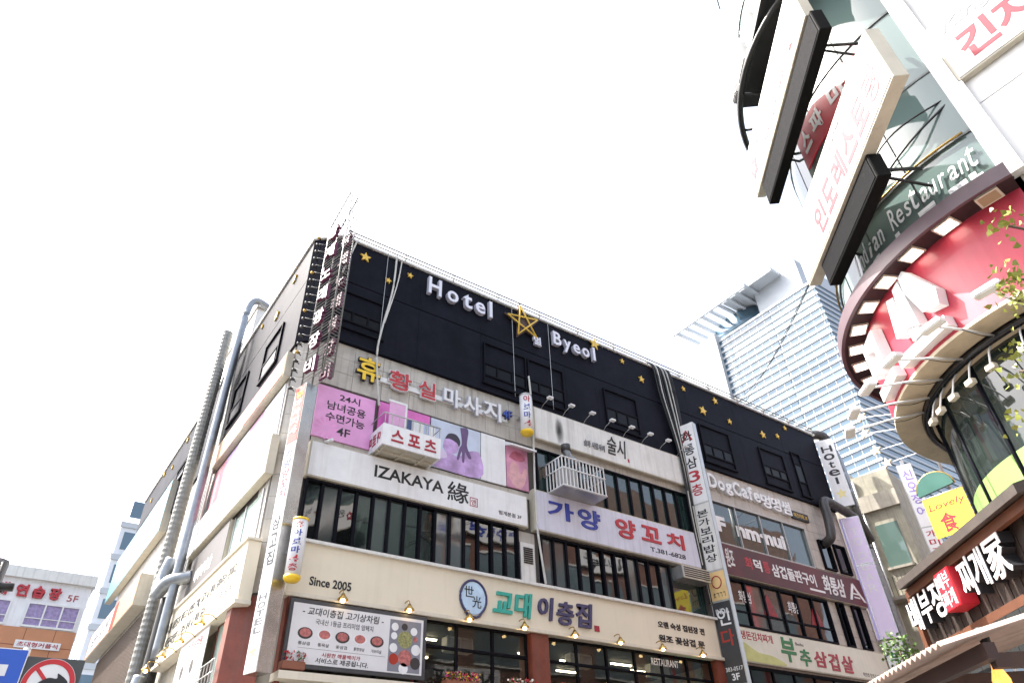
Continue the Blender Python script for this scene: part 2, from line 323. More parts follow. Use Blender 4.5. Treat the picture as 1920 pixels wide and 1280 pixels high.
# planters with flowers on the second-floor sill
hx(box('balcony_ledge',4.9,19.3,15.1,15.62,4.55,4.7,creamt,hb))
def flowers(x,y,z,wd,cols,label):
    t=E('flower_box',label,'flowers',(x,y,z),0,'flower boxes on the ledge'); box('trough',0,wd,-.12,.12,0,.16,M('terracotta',(.25,.09,.05),.7),t,.01)
    for ci,cc in enumerate(cols):
        v=[];f=[]
        for k in range(60):
            p=Vector((random.uniform(.02,wd-.02),random.uniform(-.14,.14),random.uniform(.16,.36))); s=random.uniform(.02,.04)
            a=Vector([random.gauss(0,1) for _ in range(3)]).normalized(); b=a.orthogonal().normalized(); k0=len(v)
            v+=[p+a*s,p+b*s,p-a*s,p-b*s]; f.append((k0,k0+1,k0+2,k0+3))
        o=mesh('blossom' if ci else 'foliage',v,f,cc,t); o['kind']='stuff'
fr_=M('flower_red',(.6,.01,.03),.5,var=.3); fm=M('flower_magenta',(.5,.02,.25),.5,var=.3); fy=M('flower_yellow',(.8,.5,.03),.5); fw_=M('flower_white',(.75,.7,.6),.5)
flowers(8.9,15.3,4.7,1.0,(leafm,fm,fr_,fy),'magenta and red flowers beside the printed menu banner'); flowers(10.8,15.3,4.7,.8,(leafm,fw_,fr_),'white and red flowers left of the brown pillar'); flowers(12.3,15.3,4.7,.7,(leafm,fy,fr_),'yellow flowers right of the brown pillar'); flowers(4.97,15.3,4.75,.5,(leafm,fr_),'red flowers left of the menu banner, by the corner')
# ================================================================ front signs
# cream fascia of the restaurant
t=E('restaurant_sign','long cream fascia sign of the second-floor restaurant on the front','sign',(4.88,15.62,6.34))
box('fascia_panel',0,14.38,-.2,0,0,1.17,cream,t,.01); box('bottom_trim',-.03,14.42,-.28,-.001,-.09,.005,creamt,t,.01); box('top_trim',-.01,14.4,-.25,-.001,1.165,1.2,creamt,t)
text('Since 2005',.5,.22,1.52,.42,-.2,ink,t,depth=.012,bold=.02)
o=tube('logo_rim',[(4.9+.40*math.sin(a)*1.0,-.23,.55+.44*math.cos(a)-(.0 if math.cos(a)>-.9 else .05)) for a in [i*math.pi/14 for i in range(28)]],.035,navy,t,6,True)
plate('logo_disc',[(4.9+.38*math.sin(-i*math.pi/14),.55+.42*math.cos(-i*math.pi/14)) for i in range(28)],-.2,.03,M('logo_blue',(.50,.66,.82),.35,var=.15),t)
text('世',4.62,.55,4.9,.83,-.232,ink,t,bold=.005); text('光',4.86,.3,5.14,.6,-.232,ink,t,bold=.005)
for ch,x0,x1,z0,z1,m in (('교',5.5,6.12,.28,.82,teal),('대',6.2,6.8,.24,.9,teal),('이',7.0,7.55,.28,.9,navy),('층',7.65,8.25,.22,.86,navy),('집',8.35,8.97,.24,.92,navy)): text(ch,x0,z0,x1,z1,-.2,m,t,'letter',.07,.025,.15)
box('seal',9.02,9.2,-.222,-.2,.2,.36,crims,t)
text('오랜 숙성 집된장 전',11.65,.62,13.75,.82,-.2,ink,t,depth=.015,bold=.03); text('원조 꽃삼겹 문',11.6,.2,13.65,.42,-.2,ink,t,depth=.015,bold=.03)
def lamp(i,x,y,z,rz,side):
    t=E('gooseneck_lamp',f'small brass gooseneck lamp under the cream {side} sign, {ORD[i]} from the corner','lamp',(x,y,z),rz,'brass gooseneck lamps')
    tube('arm',curve([(0,.22,.12),(0,.1,.2),(0,-.08,.2),(0,-.12,.1)],4),.014,brass,t,6)
    v,f=tubev([(0,-.12,.12),(0,-.12,.06),(0,-.12,.0),(0,-.12,-.03)],.1,12,rf=lambda k:(.03,.06,.12,.125)[k]); mesh('shade',v,f[:-1],brass,t,True)
    v,f=tubev([(0,-.12,.0),(0,-.12,-.04),(0,-.12,-.075),(0,-.12,-.09)],.05,10,rf=lambda k:(.03,.055,.045,.01)[k]); mesh('bulb',v,f,bulb,t,True)
for i,x in enumerate((6.13,7.83,9.53,11.24,12.95,14.64,16.34,18.09)): lamp(i,x,15.3,6.3,0,'front')
# menu banner
t=E('menu_banner','large printed menu banner with meat dishes hung below the cream sign','banner',(4.98,15.3,4.8))
box('frame',0,3.4,-.02,.03,0,1.4,M('banner_frame',(.05,.05,.055),.5),t,.01); box('sheet',.08,3.3,-.03,-.02,.09,1.31,M('banner_sheet',(.68,.67,.68),.5,var=.04),t)
text('- 교대이층집 고기상차림 -',.3,1.08,2.25,1.25,-.03,ink,t,bold=.008,shear=.1); text('국내산 1등급 프리미엄 암퇘지',.62,.9,2.0,1.02,-.03,grey,t,bold=0)
meat=M('printed_meat',(.42,.13,.12),.5,var=.5,scale=14); dish=M('printed_dish',(.035,.03,.03),.5)
for k,x in enumerate((.42,.86,1.28,1.7,2.12)):
    plate('dish_print',[(x+.17*math.cos(i*math.pi/8),.7+.12*math.sin(i*math.pi/8)) for i in range(16)],-.03,.003,dish if k%2==0 else white,t); plate('meat_print',[(x+.13*math.cos(i*math.pi/8),.71+.09*math.sin(i*math.pi/8)) for i in range(16)],-.0335,.003,meat,t)
    text(('통삼겹','통목살','꽃삼겹','통항정살','가브리살')[k],x-.13,.46,x+.13,.53,-.03,grey,t,bold=0)
box('rule',.3,2.35,-.033,-.03,.4,.405,grey,t); text('시원한 해물백이가',.85,.26,1.75,.35,-.03,crims,t,bold=.008,shear=.1); text('서비스로 제공됩니다.',.72,.13,1.95,.24,-.03,ink,t,bold=.01,shear=.1)
box('photo_print',2.42,3.24,-.034,-.03,.12,1.24,M('print_slate',(.20,.20,.24),.5,var=.15),t)
for x,z,r,m in ((2.55,1.08,.09,white),(2.8,1.1,.08,dish),(3.05,1.02,.09,white),(2.54,.88,.08,white),(2.83,.82,.19,M('printed_salad',(.25,.25,.10),.5,var=.6,scale=20)),(3.1,.85,.06,meat),(2.54,.62,.1,white),(3.12,.62,.12,white),(2.85,.42,.18,meat),(2.56,.38,.12,orange),(3.12,.33,.13,dish),(2.82,.2,.12,white)): plate('dish_print',[(x+r*math.cos(i*math.pi/8),z+r*math.sin(i*math.pi/8)) for i in range(16)],-.034,.003,m,t)
# third-floor signs
t=signbox('shop_sign','wide pale izakaya box sign above the third-floor windows','sign',(4.9,15.63,9.16),0,6.8,.99,.22,white,edge)
text('IZAKAYA',1.8,.4,3.9,.74,-.22,ink,t,bold=.022); text('緣',4.02,.24,4.72,.84,-.22,ink,t,bold=.012)
boxes('seal',[(4.76,5.02,-.225,-.22,.24,.26),(4.76,5.02,-.225,-.22,.48,.5),(4.76,4.78,-.225,-.22,.26,.48),(5.0,5.02,-.225,-.22,.26,.48)],crims,t); text('엔',4.81,.29,4.97,.45,-.22,crims,t,bold=0); text('범계본점 3F',5.75,.2,6.55,.33,-.22,ink,t,bold=.005)
t=signbox('shop_sign','lavender-white lamb skewer sign with blue and red Korean letters and a phone number','sign',(11.93,15.63,9.15),0,7.27,1.3,.25,M('sign_lavender',(.60,.60,.70),.4,var=.06,streak=.35,dirt=(.3,.29,.3)),edge)
for ch,x0,x1,z0,z1,m in (('가',.5,1.52,.5,1.08,blue),('양',1.7,2.62,.42,1.08,blue),('양',3.28,4.16,.42,1.08,red),('꼬',4.42,5.32,.52,1.06,red),('치',5.62,6.46,.52,1.04,red)): text(ch,x0,z0,x1,z1,-.25,m,t,'letter',.03,.028)
text('T.381-6828',4.75,.2,6.42,.36,-.25,ink,t,bold=.02)
t=signbox('shop_sign','blank pale sign with small calligraphy and a row of spotlights, below the black storey','sign',(12.13,15.63,12.27),0,7.05,1.2,.22,offw,edge)
text('술과 사람사이',2.1,.3,3.05,.55,-.22,faint,t,depth=.04,bold=.0,shear=.2); text('술시',3.2,.3,4.1,1.02,-.22,ink,t,depth=.03,bold=.0,shear=.2); box('seal',4.12,4.2,-.224,-.22,.2,.34,crims,t)
sm=bpy.data.materials.new('soot'); sm.use_nodes=True; n_=sm.node_tree.nodes; l_=sm.node_tree.links; n_['Principled BSDF'].inputs['Base Color'].default_value=(.02,.018,.016,1); n_['Principled BSDF'].inputs['Roughness'].default_value=.9
tx=n_.new('ShaderNodeTexCoord'); mp=n_.new('ShaderNodeMapping'); mp.inputs['Location'].default_value=(-1,-1,-1); mp.inputs['Scale'].default_value=(2,2,2); gd=n_.new('ShaderNodeTexGradient'); gd.gradient_type='SPHERICAL'; tr=n_.new('ShaderNodeBsdfTransparent'); ms=n_.new('ShaderNodeMixShader')
cb=n_.new('ShaderNodeSeparateXYZ'); cc_=n_.new('ShaderNodeCombineXYZ'); l_.new(tx.outputs['Generated'],mp.inputs[0]); l_.new(mp.outputs[0],cb.inputs[0]); l_.new(cb.outputs[0],cc_.inputs[0]); l_.new(cb.outputs[2],cc_.inputs[1]); l_.new(cc_.outputs[0],gd.inputs[0]); mu=n_.new('ShaderNodeMath'); mu.operation='MULTIPLY'; mu.inputs[1].default_value=.6; l_.new(gd.outputs['Fac'],mu.inputs[0]); l_.new(mu.outputs[0],ms.inputs[0]); l_.new(tr.outputs[0],ms.inputs[1]); l_.new(n_['Principled BSDF'].outputs[0],ms.inputs[2]); l_.new(ms.outputs[0],n_['Material Output'].inputs['Surface'])
plate('soot_stain',[(.85,.05),(1.25,.05),(1.25,1.1),(.85,1.1)],-.22,.002,sm,t)
for i in range(8):
    a=E('spot_lamp',f'small white arm spotlight over the blank pale sign, {ORD[i]} from the left','lamp',(12.5+i*.93,15.42,13.47),0,'spotlights over the pale sign'); tube('arm',[(0,.1,-.02),(0,-.1,.12),(0,-.42,.2)],.012,alu,a,6); box('head',-.1,.1,-.55,-.4,.15,.22,whitep,a,.01)
# channel letters on the hotel storey
def chan(name,label,loc,chars,mat,side,d=.14,bold=.04):
    t=E(name,label,'sign',loc)
    for ch,x0,x1,z0,z1 in chars:
        o=text(ch,x0,z0,x1,z1,-.03,side,t,'letter',d,bold); text(ch,x0+.012,z0+.012,x1-.012,z1-.012,-.03-d,mat,o,'letter_face',.006,max(0,bold-.01))
    return t
lw=M('letter_white',(.70,.70,.78),.35,var=.03); ls=M('letter_side',(.45,.45,.52),.4)
chan('hotel_letters','white channel letters spelling hotel left of the large outlined star',(7.95,15.5,16.45),[('H',0,.5,0,.72),('o',.72,1.16,0,.48),('t',1.35,1.72,0,.62),('e',1.85,2.25,0,.48),('l',2.42,2.55,0,.72)],lw,ls,bold=.022)
chan('hotel_letters','white five-letter channel word right of the large outlined star',(13.2,15.5,16.42),[('B',0,.38,.02,.62),('y',.48,.84,-.16,.42),('e',.94,1.28,.0,.42),('o',1.38,1.74,.0,.42),('l',1.92,2.04,0,.62)],lw,ls,bold=.022)
chan('hotel_letters','small white Korean letter under the outlined star',(12.3,15.5,16.1),[('별',0,.34,0,.38)],lw,ls,.1,.02)
t=E('star_sign','large outlined gold star sign with dark backing at the roof edge','sign',(11.9,15.5,16.9))
plate('backing',starpts(0.03,0.02,.88,12),-.03,.05,M('star_back',(.06,.03,.025),.6,var=.5),t)
P_=[(.72*math.sin(R(-12)+k*4*math.pi/5),.72*math.cos(R(-12)+k*4*math.pi/5)) for k in range(5)]
for k in range(5):
    a=P_[k]; b=P_[(k+1)%5]; tube('star_bar',[(a[0],-.13-.002*k,a[1]),(b[0],-.13-.002*k,b[1])],.032,gold,t,6)
box('bracket',-.05,.05,-.08,0,.5,.75,offw,t)
SP=[(5.7,16.96,.2),(6.56,16.38,.12),(7.31,16.97,.12),(15.34,17.31,.26),(16.82,17.09,.12),(17.77,16.57,.17),(20.28,16.98,.13),(21.28,16.23,.23),(22.28,17.04,.18),(22.97,16.22,.14),(25.22,16.23,.2),(26.36,16.49,.14),(27.18,17.15,.13)]
for i,(x,z,r) in enumerate(SP):
    o=plate('wall_star',starpts(0,0,r,random.uniform(-15,15)),0,.05,gold); o.location=(x,15.5 if i!=3 else 15.44,z); tag(o,f'solid gold star on the black front, {ORD[i]} from the left','star','gold stars on the black front')
for i,(y,z,r) in enumerate([(17.55,16.85,.18),(18.93,16.23,.2),(20.8,17.0,.1),(30.9,17.05,.15),(33.3,16.7,.13),(35.4,17.2,.16),(37.5,16.6,.14)]):
    o=plate('wall_star',starpts(0,0,r),0,.05,gold); o.location=(4.2,y,z); o.rotation_euler=(0,0,R(-90)); tag(o,f'pale gold star on the sunlit side wall, {ORD[i]} from the corner','star','gold stars on the side wall')
# massage shop letters on tile
t=E('massage_letters','row of yellow, red and white Korean channel letters on the stone wall','sign',(5.85,15.62,12.4))
box('rail',.1,5.3,-.07,-.001,.2,.36,whitep,t)
for ch,x0,x1,z0,z1,m,s in (('휴',.02,.78,.0,.82,yellow,ink),('황',1.02,1.8,.03,.7,red,whitep),('실',1.98,2.62,.05,.68,red,whitep),('마',2.88,3.5,.05,.72,whitep,ls),('사',3.58,4.25,.03,.7,whitep,ls),('지',4.32,5.02,.05,.74,whitep,ls),('4F',5.06,5.45,.28,.6,M('blue_letter',(.04,.09,.42),.35),navy)):
    o=text(ch,x0,z0,x1,z1,-.07,s,t,'letter',.09,.03 if ch!='4F' else .005); text(ch,x0+.02,z0+.02,x1-.02,z1-.02,-.16,m,o,'letter_face',.008,.018 if ch!='4F' else .0)
# fourth-floor posters
def poster(name,label,x0,x1,z0,z1,mat,y=15.62,d=.05):
    t=E(name,label,'poster',(x0,y,z0)); box('sheet',0,x1-x0,-d,0,0,z1-z0,mat,t); return t
t=poster('window_poster','pink flower poster with black Korean text reading 24 hours and 4F',4.92,6.6,10.36,11.92,pink)
text('24시',.62,1.22,1.22,1.45,-.05,ink,t,bold=.015); text('남녀공용',.3,.88,1.42,1.14,-.05,ink,t,bold=.015); text('수면가능',.3,.54,1.42,.8,-.05,ink,t,bold=.015); text('4F',.66,.18,1.04,.42,-.05,ink,t,bold=.015)
for k in range(12):
    a=k*math.pi/6; plate('petal_print',[(.36+.07*math.cos(a)-.0*math.sin(a),.3+.07*math.sin(a)),(.36+.3*math.cos(a+.16),.3+.3*math.sin(a+.16)),(.36+.34*math.cos(a),.3+.34*math.sin(a)),(.36+.3*math.cos(a-.16),.3+.3*math.sin(a-.16))][::-1],-.05,.002,M('petal',(.74,.30,.60),.35),t)
t=poster('window_poster','hot pink window film behind the laundry balcony',6.72,8.36,10.4,11.95,hotpink)
box('open_sash',.12,.62,-.5,-.46,.55,1.35,M('pink_glass',(.66,.36,.58),.1),t); boxes('sash_frame',[(.08,.66,-.51,-.45,1.35,1.42),(.08,.66,-.51,-.45,.48,.55),(.6,.66,-.51,-.45,.55,1.35)],whitep,t)
t=poster('window_poster','lilac massage photograph poster in the fourth-floor window',8.4,10.12,10.39,11.94,M('poster_sky',(.50,.56,.68),.3,var=.12,scale=1.4))
skin=M('print_lilac_skin',(.44,.29,.54),.35,var=.5,scale=1.6); skin2=M('print_dark_skin',(.12,.065,.17),.4,var=.2); hair=M('print_hair',(.035,.025,.05),.4)
def blob(name,pts,mat,par,y,d=.002):
    pp=[(p.x,p.z) for p in curve([(a,0,b) for a,b in pts+[pts[0]]],4)[:-1]]; ar=sum(pp[i-1][0]*pp[i][1]-pp[i][0]*pp[i-1][1] for i in range(len(pp)))
    return plate(name,pp if ar>0 else pp[::-1],y,d,mat,par)
blob('back_print',[(.02,.02),(1.7,.02),(1.7,.8),(1.3,.78),(.95,.52),(.6,.55),(.02,.3)],skin,t,-.05); blob('shoulder_print',[(.02,.5),(.3,.62),(.55,.5),(.5,.35),(.02,.3)],M('print_pale',(.6,.5,.68),.35),t,-.052)
blob('face_print',[(.42,.7),(.5,1.0),(.75,1.08),(.95,.95),(.9,.65),(.6,.52)],skin,t,-.054); blob('hair_print',[(.48,.98),(.6,1.18),(.85,1.22),(1.0,1.05),(.97,.85),(.88,.95),(.65,1.02)],hair,t,-.056)
blob('arm_print',[(1.0,1.5),(1.28,1.5),(1.24,.95),(1.4,.6),(1.3,.55),(1.18,.72),(1.15,.4),(1.08,.4),(1.06,.72),(.96,.42),(.9,.46),(.98,.8),(1.06,1.0)],skin2,t,-.058)
poster('window_panel','plain white panel between the lilac and the rose posters',10.15,11.05,10.39,11.95,white)
t=poster('window_poster','rose-pink hand massage poster beside the white panel',11.08,11.9,10.4,11.9,M('poster_rose',(.62,.28,.42),.35,var=.3,scale=2))
blob('hand_print',[(.05,.35),(.2,.85),(.4,.8),(.55,.5),(.7,.75),(.78,.6),(.6,.1),(.3,.05)],M('print_skin',(.66,.36,.38),.4,var=.2,scale=5),t,-.05); blob('fold_print',[(.1,1.0),(.3,1.25),(.65,1.2),(.7,1.0),(.4,.92)],M('print_rose',(.5,.14,.22),.4,var=.3,scale=6),t,-.05)
t=E('awning','small white awning box over the rose poster','awning',(11.05,15.6,11.62)); mesh('canopy',[(0,0,.3),(.95,0,.3),(.95,-.4,.06),(0,-.4,.06),(0,0,.16),(.95,0,.16),(.95,-.4,0),(0,-.4,0)],BF,whitep,t)
# laundry balcony
t=E('sign_balcony','small white sign-fronted balcony with red Korean letters below the pink window','balcony',(6.55,15.62,10.2))
W_,D_=1.75,.85
box('front_panel',0,W_,-D_,-D_+.05,0,.62,white,t); box('side_panel',0,.05,-D_+.05,0,0,.62,white,t); box('side_panel',W_-.05,W_,-D_+.05,0,0,.62,white,t); box('floor',.05,W_-.05,-D_+.05,0,.02,.07,edge,t)
for k in range(3): box('floor_rib',.1+k*.6,.16+k*.6,-D_+.05,0,-.03,.02,edge,t)
box('floor_rib',.05,W_-.05,-.5,-.44,-.031,.019,edge,t)
for s,x in (('스',.25),('포',.75),('츠',1.25)): text(s,x,.14,x+.36,.5,-D_,crims,t,'letter',.015,.025)
for k,s in enumerate('아로마'): text(s,-.1,.14,.12,.46,0,crims,t,'letter',.01,.025,fn=lambda x,y,z,k=k:(y,-.72+k*.26+ (x+.1)*1.0,z))
for k in range(9): box('rail_post',.03+k*.21,.05+k*.21,-D_+.01,-D_+.03,.62,.95,alu,t)
tube('hand_rail',[(0,0,.95),(.0,-D_+.02,.95),(W_,-D_+.02,.95),(W_,0,.95)],.018,alu,t,6)
la=E('laundry','shirts and towels drying above the sign-fronted balcony','laundry',(7.35,15.2,11.1))
for k,(x,m) in enumerate(((0,M('denim',(.10,.13,.25),.8,var=.3)),(.22,white),(.42,offw),(.6,M('pale_blue_cloth',(.45,.52,.72),.8)),(.78,white))): 
    n_=7; v=[(x+.22*(i/(n_-1)),.03*math.sin(i*1.9+k),zz) for zz in (.32,-.05,-.28) for i in range(n_)]; mesh('cloth',v,[(r*n_+i,r*n_+i+1,(r+1)*n_+i+1,(r+1)*n_+i) for r in range(2) for i in range(n_-1)],m,la,True)
tube('drying_rail',[(-.1,0,.33),(1.05,0,.33)],.012,alu,la,6); tube('rail_stay',[(-.1,0,.33),(-.1,.4,.5)],.01,alu,la,6)
# air-conditioner cage and chimney left of the green windows
t=E('cage_balcony','white barred air-conditioner cage beneath the blank pale sign','balcony',(12.55,15.62,10.42))
W2,D2=1.75,.95
box('floor',0,W2,-D2,0,0,.04,alu,t)
for k in range(13): box('bar',k*(W2-.03)/12,.03+k*(W2-.03)/12,-D2,-D2+.03,.04,1.0,whitep,t)
for k in range(1,6): 
    box('bar',0,.03,-D2+k*.16,-D2+.03+k*.16,.04,1.0,whitep,t); box('bar',W2-.03,W2,-D2+k*.16,-D2+.03+k*.16,.04,1.0,whitep,t)
for z in (.04,.62,1.0): tube('rail',[(0,0,z),(0,-D2,z),(W2,-D2,z),(W2,0,z)],.022,whitep,t,6)
a=E('air_conditioner','grey outdoor air-conditioner unit inside the barred cage','air conditioner',(12.75,15.2,10.47)); box('casing',0,.55,-.35,.1,0,.75,M('ac_grey',(.4,.4,.39),.5,streak=.3),a,.02)
a=E('flue','sooty bent metal flue pipe above the barred cage','pipe',(13.3,15.6,11.75)); tube('elbow',curve([(.55,0,-.05),(.3,-.35,-.05),(.0,-.42,.0),(-.12,-.44,.25)],5),.13,galv,a,12); tube('cowl',[(-.12,-.44,.2),(-.12,-.44,.42)],.16,dduct,a,12)
# louvre box, right split unit, cameras
t=E('louvre_unit','white louvred vent panel at the end of the third-floor windows','vent',(11.47,15.6,7.6)); box('panel',0,.5,-.06,0,0,1.15,offw,t)
for k in range(8): box('slat',.1,.42,-.09,-.06,.55+k*.06,.585+k*.06,ink,t)
t=E('awning_vent','grey slatted hood at the right end of the third-floor windows','vent',(17.75,15.6,8.6)); box('hood',0,1.35,-.5,0,0,.42,alu,t,.01)
for k in range(5): box('slat',.08,1.3,-.515,-.5,.06+k*.07,.09+k*.07,ink,t)
t=E('security_camera','small white security camera under the pink flower poster','camera',(5.3,15.6,10.2)); tube('body',[(0,-.1,0),(.06,-.42,-.06)],.05,whitep,t,10); box('mount',-.03,.03,-.12,0,-.02,.05,alu,t)
# round pole signs
def drum(name,label,x,y,z0,z1,r,txt,cols):
    t=E(name,label,'sign',(x,y,z0)); H_=z1-z0
    tube('drum',[(0,0,.12),(0,0,H_-.05)],r,white,t,20); tube('foot',[(0,0,0),(0,0,.06),(0,0,.119)],r*1.08,yellow,t,20,rf=lambda k:(r*.8,r*1.08,r*1.08)[k]); tube('cap',[(0,0,H_-.049),(0,0,H_)],r*1.05,yellow if txt[0]=='휴' else alu,t,20)
    n=len(txt); st=(H_-.25)/n
    for i,ch in enumerate(txt):
        zt=H_-.1-i*st; cv=lambda px_,py_,pz_:((r+.006-py_)*math.sin(px_/r-.45),-(r+.006-py_)*math.cos(px_/r-.45),pz_)
        text(ch,-.55*r,zt-st*.8,.55*r,zt,0,cols[i%len(cols)],t,'lettering',.004,.02,fn=cv)
    box('bracket',-.05,.05,r*.5,r+.3,H_*.5,H_*.55,alu,t)
drum('drum_sign','white drum-shaped sign with yellow base at the end of the massage letters',11.62,15.15,12.1,13.55,.2,'아로마4',[red,blue,blue,red])
drum('drum_sign','white drum-shaped sign with yellow ends on the corner sign column',4.75,14.75,6.35,7.75,.17,'휴아로마4층',[red,blue,blue,blue,red,red])
# right half of the front
t=E('cafe_letters','bulky white cafe channel letters on stone under the black storey','sign',(20.6,15.62,12.62))
x=0
for ch,w_,m in (('D',.5,0),('o',.4,0),('g',.4,0),('C',.46,0),('a',.38,0),('f',.28,0),('e',.4,0),('멍',.62,1),('멍',.62,1),('썸',.6,1)):
    text(ch,x,(.0 if ch!='g' else -.1)+(-.12 if m else 0),x+w_,(.6 if ch in 'DCf' else .42)+(.05 if m else 0),-.02,whitep,t,'letter',.14,.03); x+=w_+.05
box('plaque',x+.05,x+1.2,-.1,0,-.15,.2,ink,t,.01); text('애견카페 3F',x+.15,-.08,x+1.1,.12,-.1,gold,t,bold=0)
t=E('window_lettering','white vinyl letters on the pale green window under the cafe letters','sign',(20.7,15.585,10.9)); text('F  nm·nui',0,0,4.1,.62,0,whitep,t,bold=.05)
t=signbox('shop_sign','dark red to black pork-grill sign with white Korean brush letters','sign',(20.5,15.63,9.22),0,8.8,1.16,.2,M('sign_dark_red',(.075,.008,.012),.45,var=.7,scale=.5),edge,fr=.02)
text('원조',.1,.3,.55,1.0,-.2,whitep,t,bold=.02,shear=.2); text('화',1.15,.42,1.6,.85,-.2,red,t,bold=.02); text('덕',1.66,.42,2.1,.85,-.2,whitep,t,bold=.025); text('통',2.2,.42,2.6,.85,-.2,red,t,bold=.02); text('삼겹돌판구이',2.7,.36,5.45,.85,-.2,whitep,t,bold=.025); box('strip',4.9,5.9,-.205,-.2,.18,.26,whitep,t)
text('화통삼',5.9,.2,7.4,.95,-.2,whitep,t,depth=.02,bold=.02,shear=.15)
for pts in ([(7.6,.2),(7.75,.2),(8.1,.75),(8.02,.9)],[(8.6,.2),(8.75,.2),(8.12,.93),(8.02,.8)],[(7.95,.45),(8.35,.45),(8.35,.51),(7.95,.51)],[(7.95,.3),(8.35,.3),(8.35,.36),(7.95,.36)]): plate('emblem',pts,-.2,.012+random.random()*.004,whitep,t)
t=E('window_lettering','white and red vinyl emblems on the dark windows below the dark red sign','sign',(20.8,15.59,8.1))
for k in range(4):
    if k%2==0: text('화통삼',k*1.4+.25,.3,k*1.4+.95,.7,0,whitep,t,bold=.015,shear=.15)
    else: plate('emblem_print',[(k*1.4+.1,.0),(k*1.4+.9,.0),(k*1.4+.55,.75),(k*1.4+.45,.75)],0,.006,M('dim_red',(.22,.01,.015),.5,var=.5,scale=9),t)
t=signbox('shop_sign','cream chive pork-belly sign with green and red Korean letters','sign',(20.42,15.63,6.35),0,8.9,1.12,.2,M('sign_cream2',(.66,.65,.55),.45,var=.1,scale=.6,streak=.1),edge)
text('생돈김치찌개',.05,.72,1.75,1.0,-.2,crims,t,bold=.02); gr=M('leaf_letter',(.02,.17,.05),.45)
for ch,x0,x1,z0,z1,m in (('부',2.1,2.95,.2,1.02,gr),('추',3.1,3.75,.15,.72,gr),('삼',3.95,4.75,.2,.75,crims),('겹',4.85,5.5,.15,.75,crims),('살',5.65,6.4,.15,.75,crims)): text(ch,x0,z0,x1,z1,-.2,m,t,'letter',.02,.025,.1)
text('Buchu',3.05,.82,3.5,.92,-.2,ink,t,bold=.0); text('확인점 문의 T.031-383-9192',6.9,.12,8.7,.26,-.2,grey,t,bold=0)
blob('swoosh_print',[(.05,.05),(2.2,.05),(1.6,.3),(.8,.36),(.05,.62)],M('sign_lime',(.50,.52,.20),.45,var=.15),t,-.2)
# projecting column signs -------------------------------------------------
def colsign(name,label,loc,rz,w,d,panels,group='projecting column signs'):
    t=E(name,label,'sign',loc,rz,group); H_=panels[-1][1]
    box('side_frame',0,w,-.012,d,0,H_,steel if d>.28 else alu,t,.006)
    for z0,z1,m,txt,tm,*r in panels:
        p=box('face_panel',.03,w-.03,-.02,.0,z0+.02,z1-.02,m,t)
        if txt: 
            a=r[0] if r else .12
            vtext(txt,w/2,z0+a*(z1-z0),z1-.1*(z1-z0),w*.62,-.02,tm,t)
    return t
t=colsign('column_sign','narrow corner sign column with orange, white and hotel panels beside the cream sign',(4.3,15.42,4.6),-75.6,.47,.32,[(0,1.73,white,'HOTEL',[grey]*5,.42),(1.75,3.47,white,'삼고집',[ink]*3,.2),(3.49,5.15,white,'가양양꼬치',[blue,blue,red,red,red]),(5.17,6.85,orange,'휴마사지4',[yellow,white,white,white,white])])
plate('star_print',starpts(.23,.4,.2,10,.3),-.02,.004,M('pale_gold',(.75,.62,.15),.4),t)
t=colsign('column_sign','white and red pork-grill column sign between the pale signs and the cafe letters',(19.3,15.45,4.3),-75.6,.7,.26,[(0,1.2,red,'현대부',[white]*3,.05),(1.22,3.75,M('sign_black',(.03,.03,.033),.4),'인다',[white,orange],.4),(3.77,4.75,M('sign_tan',(.72,.50,.22),.45),'',ink),(4.77,7.2,offw,'본가보리밥상',[ink]*6,.1),(7.22,10.5,white,'화통삼3층',[ink,ink,ink,red,red],.06)])
text('INDA',.12,3.35,.58,3.52,-.02,white,t,bold=.02); text('383-0517',.06,1.62,.64,1.74,-.02,white,t,bold=.0); text('3F',.22,1.35,.48,1.55,-.02,white,t,bold=.02)
tube('emblem_ring',[(.35+.17*math.cos(i*math.pi/8),-.02,4.38+.2*math.sin(i*math.pi/8)) for i in range(16)],.02,crims,t,6,True); text('ㅊㄱㄱㄱ',.15,3.88,.58,4.05,-.02,ink,t,bold=.01)
plate('emblem',[(.12,9.75),(.2,9.75),(.35,10.1),(.5,9.75),(.58,9.75),(.38,10.22),(.32,10.22)],-.02,.004,red,t)
t=colsign('column_sign','white hotel column sign with a yellow star at the right end of the black front',(29.45,15.45,13.65),-63,.78,.3,[(0,3.4,white,'Hotel',[ink]*5,.3)]); plate('star_print',starpts(.39,.62,.26,0,.45),-.02,.004,M('pale_gold2',(.78,.68,.3),.4),t)
t=colsign('column_sign','violet column sign with pale letters below the white hotel column sign',(29.45,15.45,8.0),-63,.75,.3,[(0,3.0,lilac,'',white),(3.02,5.15,lilac,'',white)]); box('side_face',-.1,-.001,-.0,.25,0,5.15,purple,t)
for k,s in enumerate('TODEAR'): text(s,.2,4.3-k*.46-(.15 if k>1 else 0),.55,4.62-k*.46-(.15 if k>1 else 0),-.02,white,t,bold=0)
text('4F',.25,.15,.55,.35,-.02,white,t,bold=.01)
t=colsign('column_sign','white column sign with green and red letters below the violet column sign',(29.45,15.45,4.2),-63,.75,.3,[(0,3.7,white,'부추삼겹살',[gr,gr,red,red,red],.02)])
for s_,z0_,z1_,x_ in (('a',4.3,13.6,30.15),):
    t=E('bulb_string','string of small clear bulbs down the edge of the violet column sign','lights',(30.2,15.3,4.4))
    tube('wire',[(0,0,0),(0,0,9)],.012,cable,t,5)
    for k in range(44):
        o=mesh('bulb',*tubev([(0,-.02,k*.2+.1),(.03,-.05,k*.2+.1)],.035,6),wcable,t)
